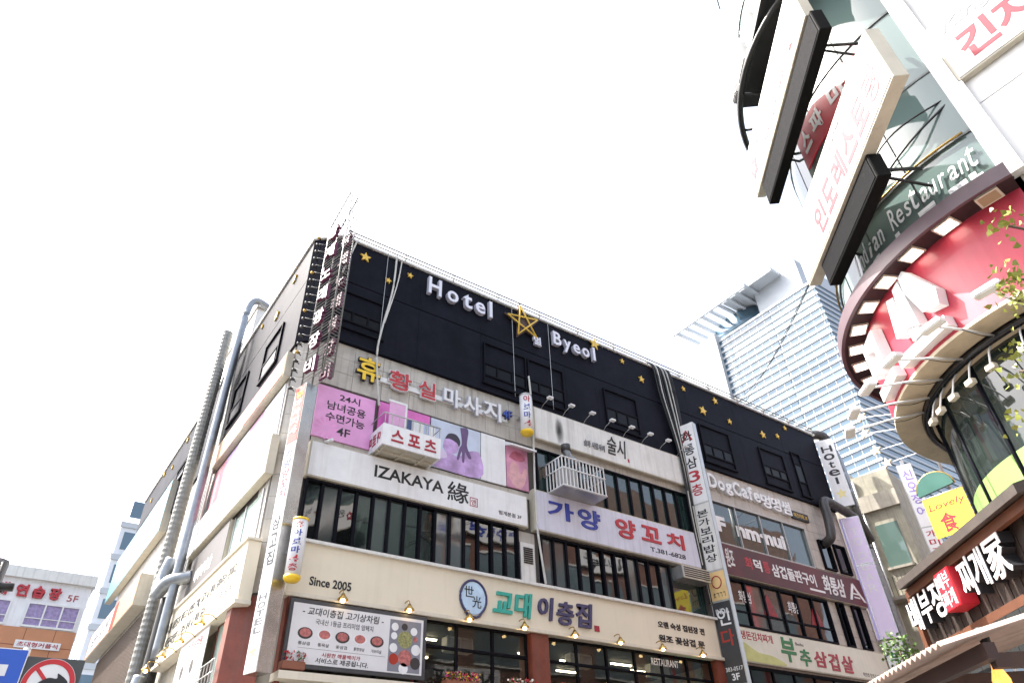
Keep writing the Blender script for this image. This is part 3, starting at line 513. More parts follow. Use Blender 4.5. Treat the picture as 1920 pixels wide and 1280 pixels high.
# lattice sign at the corner ------------------------------------------------
lat=M('lattice_grey',(.16,.155,.145),.5,streak=.3)
t=E('lattice_sign','tall white lattice frame sign with red-backed Korean letters on the corner, rising above the roof','sign',(4.42,15.45,11.6),-75.6)
W3=.92; zt=7.1
for x in (0,W3):
    for y in (0,.3): tube('upright',[(x,y,0),(x,y,zt-(1.2 if x==0 else 0))],.022,lat,t,6)
n=62
for i in range(n):
    z=.1+i*(zt-.2)/n; x0=0 if z<zt-1.2 else (z-(zt-1.2))/1.2*W3*.95
    tube('rung',[(x0,0,z),(W3,0,z)],.011,lat,t,5); tube('rung',[(W3,0,z),(W3,.3,z)],.014,lat,t,5)
    if i%3==0: tube('rung',[(x0,.3,z),(W3,.3,z)],.011,lat,t,5)
tube('top_brace',[(0,0,zt-1.2),(W3,0,zt)],.02,lat,t,6); tube('top_brace',[(0,.3,zt-1.2),(W3,.3,zt)],.02,lat,t,6)
for k,s in enumerate('왕제노래광장비'):
    z0=5.15-k*.83
    for yy,fl in ((-.02,1),(.47,-1)):
        o=text(s,.16,z0,.64,z0+.5,yy,magenta,t,'letter',.1,.02); text(s,.17,z0+.01,.63,z0+.49,yy-.1,offw if fl>0 else magenta,o,'letter_face',.006,.02)
for i in range(20):
    a=E('spot_fixture',f'old bulb fixture in the column beside the lattice sign, {ORD[i]} from the top','lamp',(4.2,15.55,17.0-i*.29),0,'old bulb fixtures'); tube('can',[(0,-.02,0),(-.09,-.09,-.05)],.045,(brass if i%5==0 else dduct),a,8); tube('stem',[(0,-.02,0),(.1,.1,.02)],.015,cable,a,5); tube('wire',curve([(-.02,-.1,0),(.1,-.25,-.1),(.2,-.2,.0)],4),.006,wcable,a,4)
# ================================================================ left side of the main building
def LS(y,z): return (4.2,y,z)
t=signbox('side_sign','sun-bleached peach sign strip below the black side wall','sign',(4.25,23.2,12.2),-90,7.1,.8,.2,M('peach',(.55,.33,.20),.5,var=.08,streak=.15),edge); box('red_part',3.6,7.0,-.21,-.2,.06,.74,M('peach_red',(.52,.14,.12),.5,var=.2,scale=3),t); text('휴황실마사지',3.8,.18,6.6,.62,-.21,whitep,t,bold=.02)
t=signbox('side_sign','bleached white izakaya sign on the sunlit side wall','sign',(4.25,24,9.2),-90,8.1,1.1,.22,white,edge); text('IZAKAYA',2.3,.35,4.6,.7,-.22,faint,t,bold=.02); text('緣',4.8,.25,5.5,.85,-.22,faint,t,bold=.01)
for i,(a,b,m) in enumerate(((16.3,18.0,white),(18.0,19.3,M('bleached_pink',(.55,.26,.42),.4,var=.15)),(19.3,20.4,white),(20.4,21.6,M('bleached_violet',(.42,.28,.55),.4,var=.1)),(21.6,22.8,M('bleached_rose',(.55,.22,.26),.4,var=.15)))):
    tt=E('side_poster',('bleached white','bleached pink','blank white','bleached violet','bleached rose')[i]+' window poster on the sunlit side wall','poster',(4.28,b,10.4),-90,'side window posters'); box('sheet',0,b-a-.02,-.05,0,0,1.7,m,tt)
t=E('side_window','pale green side window with grey frame above the cream side sign','window',(4.3,18.7,7.8),-90); box('pane',.05,2.2,-.04,-.0,.05,1.2,GL('pale_side_glass',(.42,.55,.5),.08),t); boxes('frame',[(0,.05,-.07,0,0,1.25),(2.2,2.28,-.07,0,0,1.25),(.9,.95,-.071,0,0,1.25)],alu,t)
t=signbox('side_sign','dark brown sign with white lettering above the cream side sign','sign',(4.28,22.6,7.7),-90,3.8,1.35,.14,M('sign_brown',(.07,.06,.055),.5),edge,fr=.02); text('이자카야 술',.8,.4,2.6,.8,-.14,whitep,t,bold=.02,shear=.2)
t=E('restaurant_sign','long cream fascia sign with black brush sentences on the side wall','sign',(4.28,23.6,6.15),-90)
box('fascia_panel',0,7.75,-.3,0,0,1.35,cream,t,.01); box('bottom_trim',-.03,7.8,-.36,-.001,-.08,.005,creamt,t); box('top_trim',-.03,7.8,-.36,-.001,1.345,1.4,creamt,t)
text('나는 나를 사람답게 해주고 싶었던 그때, 내가 내 편이 되어주는 것이다.',.3,.72,7.2,1.02,-.3,ink,t,bold=.025,shear=.15); text('나는 왜 든든하였던 나 같은 놈이 내 편이 되는.',.3,.3,5.0,.6,-.3,ink,t,bold=.025,shear=.15); text('- 홍 길동',5.9,.38,7.1,.6,-.3,grey,t,bold=.0)
for i,y in enumerate((17.2,19.0,20.8,22.6)): lamp(i,3.75,y,5.92,-90,'side')
t=E('side_banner','printed menu banner hanging under the cream side sign','banner',(4.0,20.4,4.4),-90); box('sheet',0,2.6,-.02,0,0,1.7,M('banner_sheet2',(.66,.65,.66),.5,var=.05),t); text('고기상차림',.8,1.35,2.2,1.55,-.02,crims,t,bold=.01)
for k in range(4): plate('dish_print',[(.7+(k%2)*.9+.16*math.cos(i*math.pi/8),.95-(k//2)*.55+.16*math.sin(i*math.pi/8)) for i in range(16)],-.02,.003,dish,t)
t=E('side_window','pale green glazed door panel at the corner under the cream side sign','window',(4.28,17.9,4.3),-90); box('pane',.05,1.25,-.06,-.02,.05,1.75,GL('pale_side_glass2',(.45,.56,.5),.1),t); boxes('frame',[(0,.05,-.08,0,0,1.8),(1.25,1.3,-.08,0,0,1.8),(.05,1.25,-.08,0,1.75,1.8)],brown,t); box('note',.55,.85,-.065,-.06,.9,1.2,white,t)
o=prism('corner_pillar',[(4.0,16.55),(4.0,16.2),(4.65,15.72),(4.65,16.1)],3.5,6.3,brown); tag(o,'red-brown wooden corner pillar beside the hotel column sign','pillar')
t=E('side_balcony','thin grey balcony rail with red flowers at the corner','balcony',(3.9,17.6,4.55),-90); 
for z in (0,.25,.5): tube('rail',[(0,0,z),(1.3,0,z)],.015,alu,t,5)
for k in range(6): box('post',k*.26,k*.26+.02,-.01,.01,0,.5,alu,t)
# ducts on the side wall
def duct(name,label,pts,r,mat,corr=0,rib=.17):
    P=curve(pts,8)
    if corr:
        Q=[P[0]]; 
        for a,b in zip(P,P[1:]):
            n_=max(1,int((b-a).length/rib*2)); Q+= [a+(b-a)*(k+1)/n_ for k in range(n_)]
        P=Q
    v,f=tubev([p-P[0] for p in P],r,14,rf=(lambda k:r*(1+corr*(k%2))) if corr else None); o=mesh(name,v,f,mat,None,not corr); o.location=P[0]; tag(o,label,'duct'); return o
duct('vent_duct','fat ribbed silver duct climbing the side wall',[(3.7,24.7,3),(3.7,24.7,5.5),(3.7,24.7,9),(3.7,24.7,13),(3.7,24.7,19.0)],.2,rduct,.07)
duct('vent_duct','smooth pale galvanised duct beside the ribbed one',[(3.8,22.6,6.2),(3.8,22.6,10),(3.8,22.6,14),(3.8,22.5,17.2),(3.85,22.5,18.9),(4.1,22.5,19.35),(4.6,22.6,19.3)],.14,galv)
duct('vent_duct','bent shiny elbow duct looping below the dark brown sign',[(3.75,23.9,9.4),(3.6,23.9,8.6),(3.55,23.4,8.2),(3.65,22.7,8.35),(4.2,22.4,8.5)],.19,galv)
duct('vent_duct','black vertical duct behind the cream side sign',[(3.95,23.9,2.5),(3.95,23.9,5),(3.95,23.9,8.2)],.22,dduct)
duct('vent_duct','dented silver elbow duct at the foot of the cream side sign',[(3.7,23.6,5.9),(3.6,23.5,5.3),(3.5,22.9,4.95),(3.7,22.0,4.9),(4.3,21.6,5.0)],.19,galv)
duct('vent_duct','rusty bent duct elbow low on the far side wall',[(4.2,27.6,5.9),(3.6,27.5,5.9),(3.3,27.6,5.4),(3.3,27.7,3.5)],.26,galv,.05)
for k in range(13):
    y=22.85+k*.08; o=tube('side_cable',[Vector(p) for p in curve([(4.05-.02*k,y+.1,17.6-.12*k),(3.98,y,16.5),(4.08,y-.05*k,14),(4.1,y,11),(4.08,y+.2,8.5)],6)],.038,cable if k%3 else wcable,None,6); tag(o,f'{"black" if k%3 else "pale"} cable in the bundle down the side wall, {ORD[k]} from the corner','cable','side wall cables')
t=E('roof_hut','pale stair hut on the roof behind the duct tops','hut',(4.5,24.2,17.35)); box('wall',0,3,0,5,0,3.0,offw,t); box('roof',-.05,3.1,-.1,5.1,3.0,3.1,conc,t)
t=signbox('side_sign','bleached light blue sign far along the side wall','sign',(4.25,42,12.5),-90,11.8,2.3,.3,M('sky_sign',(.10,.30,.38),.45,var=.12,scale=.5),edge); text('노래연습장',2,.8,8,1.6,-.3,M('sky_sign_text',(.55,.74,.80),.5),t,bold=.01)
t=signbox('side_sign','bleached peach and white sign low on the far side wall','sign',(4.25,41,9.5),-90,11,1.2,.5,M('peach2',(.48,.26,.15),.5,var=.1),edge); box('white_part',.5,6.0,-.51,-.5,.1,1.1,white,t); text('소문난 감자탕',.9,.3,5.6,.9,-.51,grey,t,bold=.03); box('red_part',6.2,7,-.512,-.5,.08,1.12,orange,t)
o=boxes('side_shutter',[(4.22,4.28,28+k*.3,28.12+k*.3,4,9.3) for k in range(40)],M('brown_slat',(.12,.09,.07),.6)); tag(o,'dark vertical slat screen under the peach and white sign','screen')
# cables over the front
def wire(label,pts,r=.018,m=cable,k=8,grp='loose cables on the black front'):
    P=curve(pts,k); o=tube('loose_cable',[p-P[0] for p in P],r,m,None,5); o.location=P[0]; tag(o,label,'cable',grp)
wire('white cable hanging beside the lattice sign',[(5.35,15.4,17.5),(5.2,15.4,16.8),(5.02,15.42,15.9)],.03,wcable)
wire('white cable left of the hotel letters, thicker of the pair',[(6.75,15.4,17.5),(6.72,15.42,16),(6.5,15.42,14.4),(6.42,15.42,13.4),(6.55,15.4,12.2),(6.65,15.42,11.7)],.035,wcable)
wire('white cable left of the hotel letters, crossing the thicker one',[(6.95,15.4,17.5),(6.85,15.4,16.3),(6.55,15.41,14.6)],.022,wcable)
wire('thin grey cable falling from the roof left of the hotel letters',[(6.45,15.42,17.5),(6.45,15.43,13.5)],.01,alu); wire('thin grey cable beside the large star sign',[(11.4,15.42,17.5),(11.42,15.43,13.6)],.01,alu)
wire('thin grey cable right of the small Korean letter',[(13.05,15.42,17.4),(13.0,15.4,13.6)],.01,alu)
wire('white downpipe cable between the izakaya and lamb skewer signs',[(12.0,15.4,14.6),(12.05,15.38,13),(11.98,15.36,10.5),(12.0,15.38,9.2),(12.1,15.36,8.2),(12.2,15.38,7.6)],.035,wcable)
for k in range(10):
    x=18.55+k*.11; wire(f'{"white" if k in (2,5,7) else "black"} cable in the thick bundle over the roof edge, {ORD[k]} from the left',[(x-.35,15.7,17.6),(x-.1,15.38,17.45),(x+.05+random.uniform(-.05,.05),15.35,16),(19.0+k*.05,15.33,13.5),(19.0+k*.05+random.uniform(-.06,.06),15.36,11),(19.15+k*.03,15.4,8)],.03,wcable if k in (2,5,7) else cable,6,'cable bundle')
# ducts at the right end
duct('vent_duct','thick black duct coming over the roof behind the white hotel column sign',[(30.3,16.6,18.1),(30.9,15.9,18.05),(31.2,15.7,17.5),(31.1,15.6,15.7),(31.2,15.6,14),(31.5,15.6,13.0),(31.9,15.7,12.7)],.24,dduct)
duct('vent_duct','black elbow duct leaving the wall below the plaque',[(27.7,15.6,11.7),(27.7,15.2,11.9),(27.85,15.15,12.7),(28.0,15.2,13.5),(28.5,15.2,13.62),(30.2,15.2,13.3)],.2,dduct)
duct('vent_duct','slim blue-grey spiral duct beside the thick black duct',[(32.0,16.3,18.2),(32.2,16.0,17),(32.0,15.9,14),(32.1,15.9,11),(32.3,15.9,4)],.2,galv,.04)
# ================================================================ round corner building (right)
CX,CY=12.65,1.38
rb=E('round_building','curved glass corner building with a red band, on the right','building',(CX,CY,0))
def arcring(name,r0,r1,z0,z1,a0,a1,mat,par,n=40):
    v=[];f=[]
    for i in range(n+1):
        a=R(a0+(a1-a0)*i/n); c,s=math.cos(a),math.sin(a)
        v+=[(r0*c,r0*s,z0),(r1*c,r1*s,z0),(r1*c,r1*s,z1),(r0*c,r0*s,z1)]
    for i in range(n):
        k=4*i; f+=[(k,k+4,k+5,k+1),(k+1,k+5,k+6,k+2),(k+2,k+6,k+7,k+3),(k+3,k+7,k+4,k)]
    f+=[(0,1,2,3),(4*n+3,4*n+2,4*n+1,4*n)]
    return mesh(name,v,f,mat,par,False)
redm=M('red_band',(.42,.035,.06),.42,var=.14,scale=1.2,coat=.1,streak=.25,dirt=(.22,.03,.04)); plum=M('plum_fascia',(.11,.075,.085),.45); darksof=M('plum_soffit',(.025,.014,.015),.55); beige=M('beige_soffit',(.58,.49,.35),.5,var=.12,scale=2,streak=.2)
A0,A1=40,187
core=M('core_dark',(.03,.035,.035),.8)
arcring('core_wall',.1,2.2,3.2,24,A0,A1+40,core,rb)
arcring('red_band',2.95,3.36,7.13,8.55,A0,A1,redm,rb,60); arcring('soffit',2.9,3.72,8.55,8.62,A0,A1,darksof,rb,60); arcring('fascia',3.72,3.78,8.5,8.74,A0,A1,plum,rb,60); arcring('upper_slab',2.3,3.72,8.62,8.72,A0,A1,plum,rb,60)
arcring('beige_soffit',2.98,3.38,7.08,7.13,A0,A1,beige,rb,60); arcring('dark_recess',2.3,2.98,7.12,7.2,A0,A1,core,rb,60); arcring('inner_soffit',2.76,2.86,6.99,7.06,A0,A1,beige,rb,60)
tube('ring_pipe',[(2.93*math.cos(R(a)),2.93*math.sin(R(a)),7.02) for a in range(A0,A1+1,3)],.06,M('gloss_black',(.01,.01,.012),.12),rb,8)
for k in range(13):
    a=A0+8+k*10; c,s=math.cos(R(a)),math.sin(R(a)); box('seam',0,.38,-.004,.004,0,.012,ink,rb); ob=rb.children[-1]; ob.location=(3.0*c,3.0*s,7.07); ob.rotation_euler=(0,0,R(a))
for k in range(9):
    a=101+k*10.05; t=E('soffit_light',f'square recessed light in the dark soffit above the red band, {ORD[k]} from the far side','light',(CX+3.52*math.cos(R(a)),CY+3.52*math.sin(R(a)),8.55),a,'square soffit lights')
    box('trim',-.13,.13,-.15,.15,-.03,.001,creamt,t); box('lens',-.1,.1,-.12,.12,-.035,-.0301,M('soffit_lens',(1,.93,.8),.4,emit=1.6,var=0) if k<8 else M('lens_off',(.4,.3,.18),.4),t)
# glass drum
def gpanel(a0,a1,z0,z1,r,mat,nm='glass_panel'):
    n=4; v=[];f=[]
    for i in range(n+1):
        a=R(a0+(a1-a0)*i/n); v+=[(r*math.cos(a),r*math.sin(a),z0),(r*math.cos(a),r*math.sin(a),z1)]
    for i in range(n): f.append((2*i,2*i+2,2*i+3,2*i+1))
    return mesh(nm,v,f,mat,rb,True)
segs=[A0+k*(A1-A0)/8 for k in range(9)]
for z0,z1 in ((8.72,9.83),(9.87,11.35),(11.39,13.2),(13.24,15.4),(15.44,18),(18.04,21),(21.04,24)):
    for a,b in zip(segs,segs[1:]): gpanel(a+.12,b-.12,z0,z1,3.4+random.uniform(-.006,.006),pglass)
    arcring('glass_joint',3.3,3.42,z1,z1+.04,A0,A1,mull,rb,40)
for a in segs: 
    c,s=math.cos(R(a)),math.sin(R(a)); tube('mullion',[(3.39*c,3.39*s,8.72),(3.39*c,3.39*s,24)],.02,mull,rb,5)
arcring('inner_curtain',3.05,3.1,8.75,24,A0,A1,M('pale_curtain',(.5,.55,.52),.8,var=.15,scale=3),rb)
lowg=GL('lower_dark_glass',(.018,.026,.022),.04,.1); frost=M('frosted_green',(.20,.30,.10),.3,var=.12,scale=1.5)
for a,b in zip(segs,segs[1:]): gpanel(a+.1,b-.1,5.62,7.0,2.78,lowg); gpanel(a+.1,b-.1,5.0,5.62,2.785,frost,'frosted_panel')
for a in segs: c,s=math.cos(R(a)),math.sin(R(a)); tube('mullion',[(2.79*c,2.79*s,4.6),(2.79*c,2.79*s,7)],.03,blackf,rb,5)
arcring('ground_wall',2.2,2.84,0,5.0,A0,A1,M('shop_wood',(.06,.035,.02),.6,var=.3),rb)
# wings
wh=M('white_wall_panel',(.72,.71,.69),.5,var=.04,streak=.12)
def rbw(o): o.location=(-CX,-CY,0); return o
rbw(box('corner_trim',9.2,9.36,.78,1.04,8.74,24,wh,rb)); rbw(box('west_wing',9.35,16,-30,.9,0,24,conc,rb)); rbw(box('north_wing',13.4,45,-6,3.6,0,19,M('brick_brown',(.16,.08,.06),.8,var=.25,scale=2),rb))
for z in (8.7,10.2,12.2,14.2,16.2,18.2,20.2):
    for k in range(5): rbw(box('wall_panel',9.3,9.349,.86-(k+1)*2.2+.01,.86-k*2.2-.01,z+.01,min(z+1.99,24) if z>9 else z+1.49,wh,rb))
for k in range(8):
    for z in (5,8.3,11.6,14.9):
        f=rbw(boxes('window',[(14+k*3.6,16.6+k*3.6,3.6,3.68,z-.08,z),(14+k*3.6,16.6+k*3.6,3.6,3.68,z+1.8,z+1.88)],offw,rb)); mesh('pane',bv(14+k*3.6,16.6+k*3.6,3.6,3.64,z,z+1.8),BF,GL('wing_glass',(.12,.16,.18),.05),f)
for k,(x,z,s,m) in enumerate(((15,7.2,'사세네프',ink),(21,10.5,'분범제과',crims),(27,7.2,'마포갈비',ink),(33,10.5,'원판국수',crims),(16,13.9,'수학교실',blue),(25,13.9,'피부과',ink))):
    t=signbox('wing_sign','pale sign on the brown wing across the street, '+('lower, nearest the drum','upper, second window bay','lower, third bay','upper, far bay','top row, near the drum','top row, farther along')[k],'sign',(x+4,3.6,z),180,4,.9,.15,white,edge); text(s,.4,.15,3.6,.75,-.15,m,t,bold=.03)
# lettering on the curved glass
def ctext(s,a0,a1,z0,z1,r,mat,par,depth=.01,bold=.01,shear=0,name='lettering'):
    return text(s,R(a0),z0,R(a1),z1,0,mat,par,name,depth,bold,shear,fn=lambda x,y,z:((r-y)*math.cos(x),(r-y)*math.sin(x),z))
for k in range(12):
    a=A0+6+k*12.3; c,s=math.cos(R(a)),math.sin(R(a)); box('band_joint',3.355,3.366,-.006,.006,7.14,8.54,crims,rb); ob=rb.children[-1]; ob.rotation_euler=(0,0,R(a))
t=E('glass_lettering','white Indian Restaurant lettering on the curved glass above the soffit','sign',(CX,CY,0))
a=141
for i,ch in enumerate('Indian Restaurant'):
    if ch!=' ': ctext(ch,a,a+2.1,9.2+(0 if ch not in 'IR' else 0),9.45 if ch not in 'IRdt' else 9.58,3.43,whitep,t,bold=0,shear=.3)
    a+=2.55
for ch,b0,b1 in (('레',145,152),('스',156,163),('토',166,172),('랑',175,183)): ctext(ch,b0,b1,8.78,9.12,3.43,whitep,t,.01,.05)
tube('led_line',[(3.46*math.cos(R(q)),3.46*math.sin(R(q)),9.85) for q in range(A0,A1,3)],.02,brass,rb,5)
t=E('round_letters','huge white block Korean letters standing on the red band','sign',(CX,CY,0))
def slab(pts,d=.18,r=3.37):
    o=plate('letter',[(R(a_),z_) for a_,z_ in pts],0,d,whitep,t)
    for v_ in o.data.vertices: x_,y_,z_=v_.co; v_.co=((r-y_)*math.cos(x_),(r-y_)*math.sin(x_),z_)
slab([(147,7.62),(150,7.55),(151.5,8.2),(149,8.25)]); slab([(151.2,7.62),(155.2,7.5),(154.8,8.35),(152.2,8.3)]); slab([(157.5,7.62),(162,7.55),(163,7.8),(157.2,8.42),(155.3,8.38),(155.2,8.1)])
slab([(151.2,7.38),(154.4,7.38),(154.4,7.52),(151.2,7.58)],.16); slab([(144,7.2),(161.5,7.2),(161.5,7.37),(144,7.37)],.17)
slab([(128.6,7.6),(131,7.6),(131,8.2),(128.6,8.2)]); slab([(136,7.6),(138.4,7.6),(138.4,8.2),(136,8.2)]); slab([(131.2,8.02),(135.8,8.02),(135.8,8.2),(131.2,8.2)]); slab([(131.2,7.6),(135.8,7.6),(135.8,7.78),(131.2,7.78)]); slab([(127.5,7.22),(140.5,7.22),(140.5,7.4),(127.5,7.4)],.16)
t=E('curved_poster','red curved poster with white Korean letters high on the glass drum','poster',(CX,CY,0)); arcring('sheet',3.43,3.46,12.05,12.95,140,176,M('poster_red',(.45,.02,.04),.4,var=.2,scale=1.2),t,24)
for ch,b0,b1 in (('스',143,148),('파',150,156),('마',160,167)): ctext(ch,b0,b1,12.3,12.8,3.465,whitep,t,.01,.03)
# flood lamps on arms
for i,a in enumerate((124,133,143,153,164,175)):
    t=E('flood_lamp',f'white flood lamp on a long arm below the red band, {ORD[i]} from the far side','lamp',(CX,CY,7.02),a,'flood lamps on arms'); tube('arm',[(2.93,0,0),(3.5,0,-.02),(4.15,0,-.1)],.018,whitep,t,6); box('head',4.05,4.2,-.17,.17,-.14,-.06,whitep,t,.015); box('lens',4.07,4.18,-.14,.14,-.059,-.05,alu,t)
    tube('cord',curve([(3.0,.02,-.03),(3.3,.04,-.1),(3.6,.02,-.05)],4),.007,cable,t,4)
for i,a in enumerate((134,140,147,154,161,170)):
    t=E('spot_lamp',f'small square spot lamp under the ring pipe, {ORD[i]} from the far side','lamp',(CX,CY,7.0),a,'spot lamps under the ring'); tube('arm',[(2.88,0,0),(3.0,0,-.15),(3.1,0,-.38)],.014,whitep,t,6); box('head',3.06,3.15,-.07,.07,-.46,-.38,creamt,t,.008)
# sign boards on the round building
def bd(tt,off): # point on board plane
    n_=(-math.sin(R(50)),math.cos(R(50))); q=(math.cos(R(50)),math.sin(R(50))); return (CX+n_[0]*off+q[0]*tt,CY+n_[1]*off+q[1]*tt)
def board(label,t0,t1,z0,z1,off,d,face):
    p=bd(t1,off); return signbox('board_sign',label,'sign',(p[0],p[1],z0),230,t1-t0,z1-z0,d,face,edge)
wsg=M('board_white',(.60,.595,.59),.45,var=.03,streak=.08); pk2=M('board_red',(.34,.03,.045),.45,var=.08); pk=M('board_pink',(.24,.016,.026),.5,var=.08)
t=board('white restaurant board with pink Korean letters leaning out over the street',-3.7,.45,9.5,10.65,3.85,.22,wsg); text('긴자',.15,.2,.95,.85,-.22,faint,t,bold=.0)
x=1.05
for ch in '인도레스토랑': text(ch,x,.18,x+.42,.72,-.22,pk,t,bold=.032); x+=.5
text('예약문의: 383-2223',2.2,.86,3.95,1.0,-.22,grey,t,bold=.0); text('International Restaurant',.3,.9,1.9,1.02,-.22,faint,t,bold=0)
t=board('white upper board with grey and pink Korean letters and a phone number',-2.85,1.15,12.62,13.75,3.9,.2,wsg)
x=.75
for i,ch in enumerate('원펀치쓰리강토리'): text(ch,x,.5,x+.33,.92,-.2,pk if ch in '쓰리' and i<6 else grey,t,bold=.01); x+=.4
text('T.385-8288  무한리필',1.0,.2,3.4,.36,-.2,pk,t,bold=0); plate('emblem',starpts(.4,.5,.26,0,.7),-.2,.008,pk,t); plate('emblem_star',starpts(.4,.5,.12),-.208,.004,white,t)
for lab,t0,t1,z0,z1,off in (('black perforated LED panel under the white restaurant board',-2.45,-.1,9.02,9.5,3.8),('long black LED panel under the upper white board',-2.95,.8,12.02,12.6,3.85)):
    p=bd(t1,off); t=E('led_panel',lab,'sign',(p[0],p[1],z0),230); box('casing',0,t1-t0,-.2,0,0,z1-z0,M('led_black',(.006,.006,.006),.75,bump=.2,scale=9,spec=.08),t,.01); box('screen',.05,t1-t0-.05,-.21,-.2,.04,z1-z0-.04,M('led_screen',(.005,.005,.006),.75,bump=.4,scale=14,spec=.06),t)
for lab,t0,z in (('near bracket',-2,9.6),('far bracket',-.3,9.7),('near upper bracket',-2.2,12.7),('far upper bracket',.3,12.9)):
    p=bd(t0,3.0); t=E('sign_bracket',f'black steel {lab} holding the boards to the glass drum','bracket',(p[0],p[1],z),230); tube('strut',[(0,0,0),(0,-.85,.05)],.03,cable,t,6); tube('strut',[(0,0,-.4),(0,-.85,0)],.025,cable,t,6)
t=E('roof_frame','curved black steel hoop and rooftop units at the far top of the glass drum','frame',(CX,CY,0)); tube('hoop',[(4.0*math.cos(R(q)),4.0*math.sin(R(q)),15.2) for q in range(95,190,4)],.07,cable,t,6)
for q in (105,120,135): tube('stay',[(3.4*math.cos(R(q)),3.4*math.sin(R(q)),15.0),(4.0*math.cos(R(q)),4.0*math.sin(R(q)),15.2)],.035,cable,t,5)
p=bd(.95,3.8); t=E('unit_shelf','black steel shelf high on the glass drum, seen from below','shelf',(p[0],p[1],15.35),230); box('beam',0,3.6,-.12,.0,0,.24,ink,t,.01); box('deck',0,3.6,.0,.7,.16,.2,ink,t)
for i,(x,w_,h_,lab) in enumerate(((.05,.35,.5,'small'),(.55,.7,.85,'large'),(1.45,.55,.6,'medium'),(2.2,.8,.95,'boxy'))):
    a=p[0]-math.cos(R(50))*x; b=p[1]-math.sin(R(50))*x; u=E('air_conditioner',f'{lab} pale outdoor air-conditioner unit on the black shelf','air conditioner',(a,b,15.59),230,'rooftop air units'); box('casing',0,w_,-.2+.05*i,.3,0,h_,offw,u,.03); box('grille',.06,w_-.06,-.215+.05*i,-.2+.05*i,.1,h_-.1,alu,u)
t=signbox('board_sign','white board with pale red letters on the white wall at the top right','sign',(9.3,.82,10.72),-90,3.2,1.4,.12,wsg,edge)
text('King',.2,.95,.95,1.25,-.12,faint,t,bold=0,shear=.3); text('긴자',.25,.2,1.35,.85,-.12,pk2,t,bold=.03); text('노래',1.6,.2,2.7,.85,-.12,pk2,t,bold=.03)
wire('black service cable sagging across the curved glass',[(CX-3.36,CY-.3,10.6),(CX-3.55,CY+.4,10.2),(CX-3.3,CY+1.2,10.0),(CX-2.6,CY+2.4,9.9)],.02,cable,8,'cables on the glass drum'); wire('second service cable crossing the curved glass',[(CX-3.36,CY-.3,10.7),(CX-3.6,CY+.6,10.5),(CX-3.1,CY+1.7,10.25),(CX-2.4,CY+2.6,10.3)],.016,cable,8,'cables on the glass drum')
wire('thin overhead wire from the roof edge to the glass drum',[(24.0,15.55,17.5),(18,10,14.3),(CX-.2,CY+3.6,12.1)],.014,cable,8,'overhead wires'); wire('second thin overhead wire from the roof edge to the glass drum',[(24.4,15.55,17.5),(18.1,10,14.45),(CX-.1,CY+3.6,12.25)],.012,cable,8,'overhead wires')
# wooden stew-house sign at the foot
p=bd(1.7,3.55); t=E('wooden_sign','dark wooden stew-house sign with white Korean letters and a red seal box','sign',(p[0],p[1],3.62),230)
wood=M('dark_plank',(.018,.010,.007),.6,var=.4,scale=5,bump=.2,streak=.3,dirt=(.09,.06,.045)); wood2=M('orange_wood',(.085,.03,.013),.55,var=.2,scale=5,bump=.1)
for k in range(26): box('plank',k*.13,.126+k*.13,-.1-.01*(k%2),0,.1,.94,wood,t)
box('bottom_beam',-.05,3.45,-.16,.0,.0,.1,wood2,t); box('end_post',-.12,-.001,-.16,0,0,.9,wood2,t)
mesh('eave',[(.3,-.42,.84),(3.7,-.42,.84),(3.7,.1,.96),(.0,.1,.96),(.3,-.42,.95),(3.7,-.42,.95),(3.7,.1,1.1),(.0,.1,1.1)],BF,M('eave_plank',(.036,.027,.022),.7,var=.3,scale=4,bump=.2),t); box('eave_beam',.2,3.6,-.3,-.22,.74,.85,wood2,t)
for ch,x0,x1,z0,z1 in (('배',.05,.38,.28,.72),('부',.45,.78,.3,.72),('장',.83,1.2,.28,.74),('찌',1.72,2.03,.28,.74),('개',2.07,2.38,.3,.76),('家',2.44,2.86,.28,.8)):
    o=text(ch,x0,z0,x1,z1,-.12,ink,t,'letter',.16,.02); text(ch,x0,z0,x1,z1,-.28,whitep,o,'letter_face',.012,.015)
box('seal_box',1.26,1.66,-.36,-.12,.26,.74,red,t,.01); text('배부',1.3,.51,1.62,.71,-.36,white,t,bold=.0); text('찌개',1.3,.29,1.62,.49,-.36,white,t,bold=.0)
for k in range(11): box('dark_tile',k*.31,.3+k*.31,-.2,-.05,-.42,-.02,M('slate_tile',(.02,.022,.023),.35,var=.3),t)
# canopy with bulb
p=bd(.9,5.6); t=E('corrugated_canopy','rusty pink corrugated canopy edge with timber frame over the stall','canopy',(p[0],p[1],2.72),230)
v=[];f=[];n=90
for i in range(n+1):
    x=i*.05; zz=.018*(1 if i%2 else -1); v+=[(x,-.5,zz),(x,1.6,zz+.5)]
for i in range(n): f.append((2*i,2*i+2,2*i+3,2*i+1))
o=mesh('sheet',v,f,M('rust_pink_sheet',(.36,.26,.22),.6,var=.2,scale=3,streak=.3),t); sm=o.modifiers.new('thick','SOLIDIFY'); sm.thickness=.012
box('front_beam',0,4.5,-.2,-.12,-.12,-.01,M('redwood_beam',(.03,.010,.007),.6),t)
for k in range(6): box('rafter',.3+k*.8,.38+k*.8,-.1,1.5,-.16,-.06,M('rafter_wood',(.05,.02,.012),.6,var=.3),t)
box('price_board',1.6,2.3,-.15,-.12,-.55,-.2,creamt,t); text('안주는 술집',1.66,-.48,2.24,-.3,-.15,ink,t,bold=.02)
for k in range(2): tube('wire',curve([(0,-.5,-.2-.1*k),(1.5,-.55,-.3-.1*k),(3,-.55,-.22-.1*k),(4.5,-.5,-.3)],6),.01,(wcable,brass)[k],t,5)
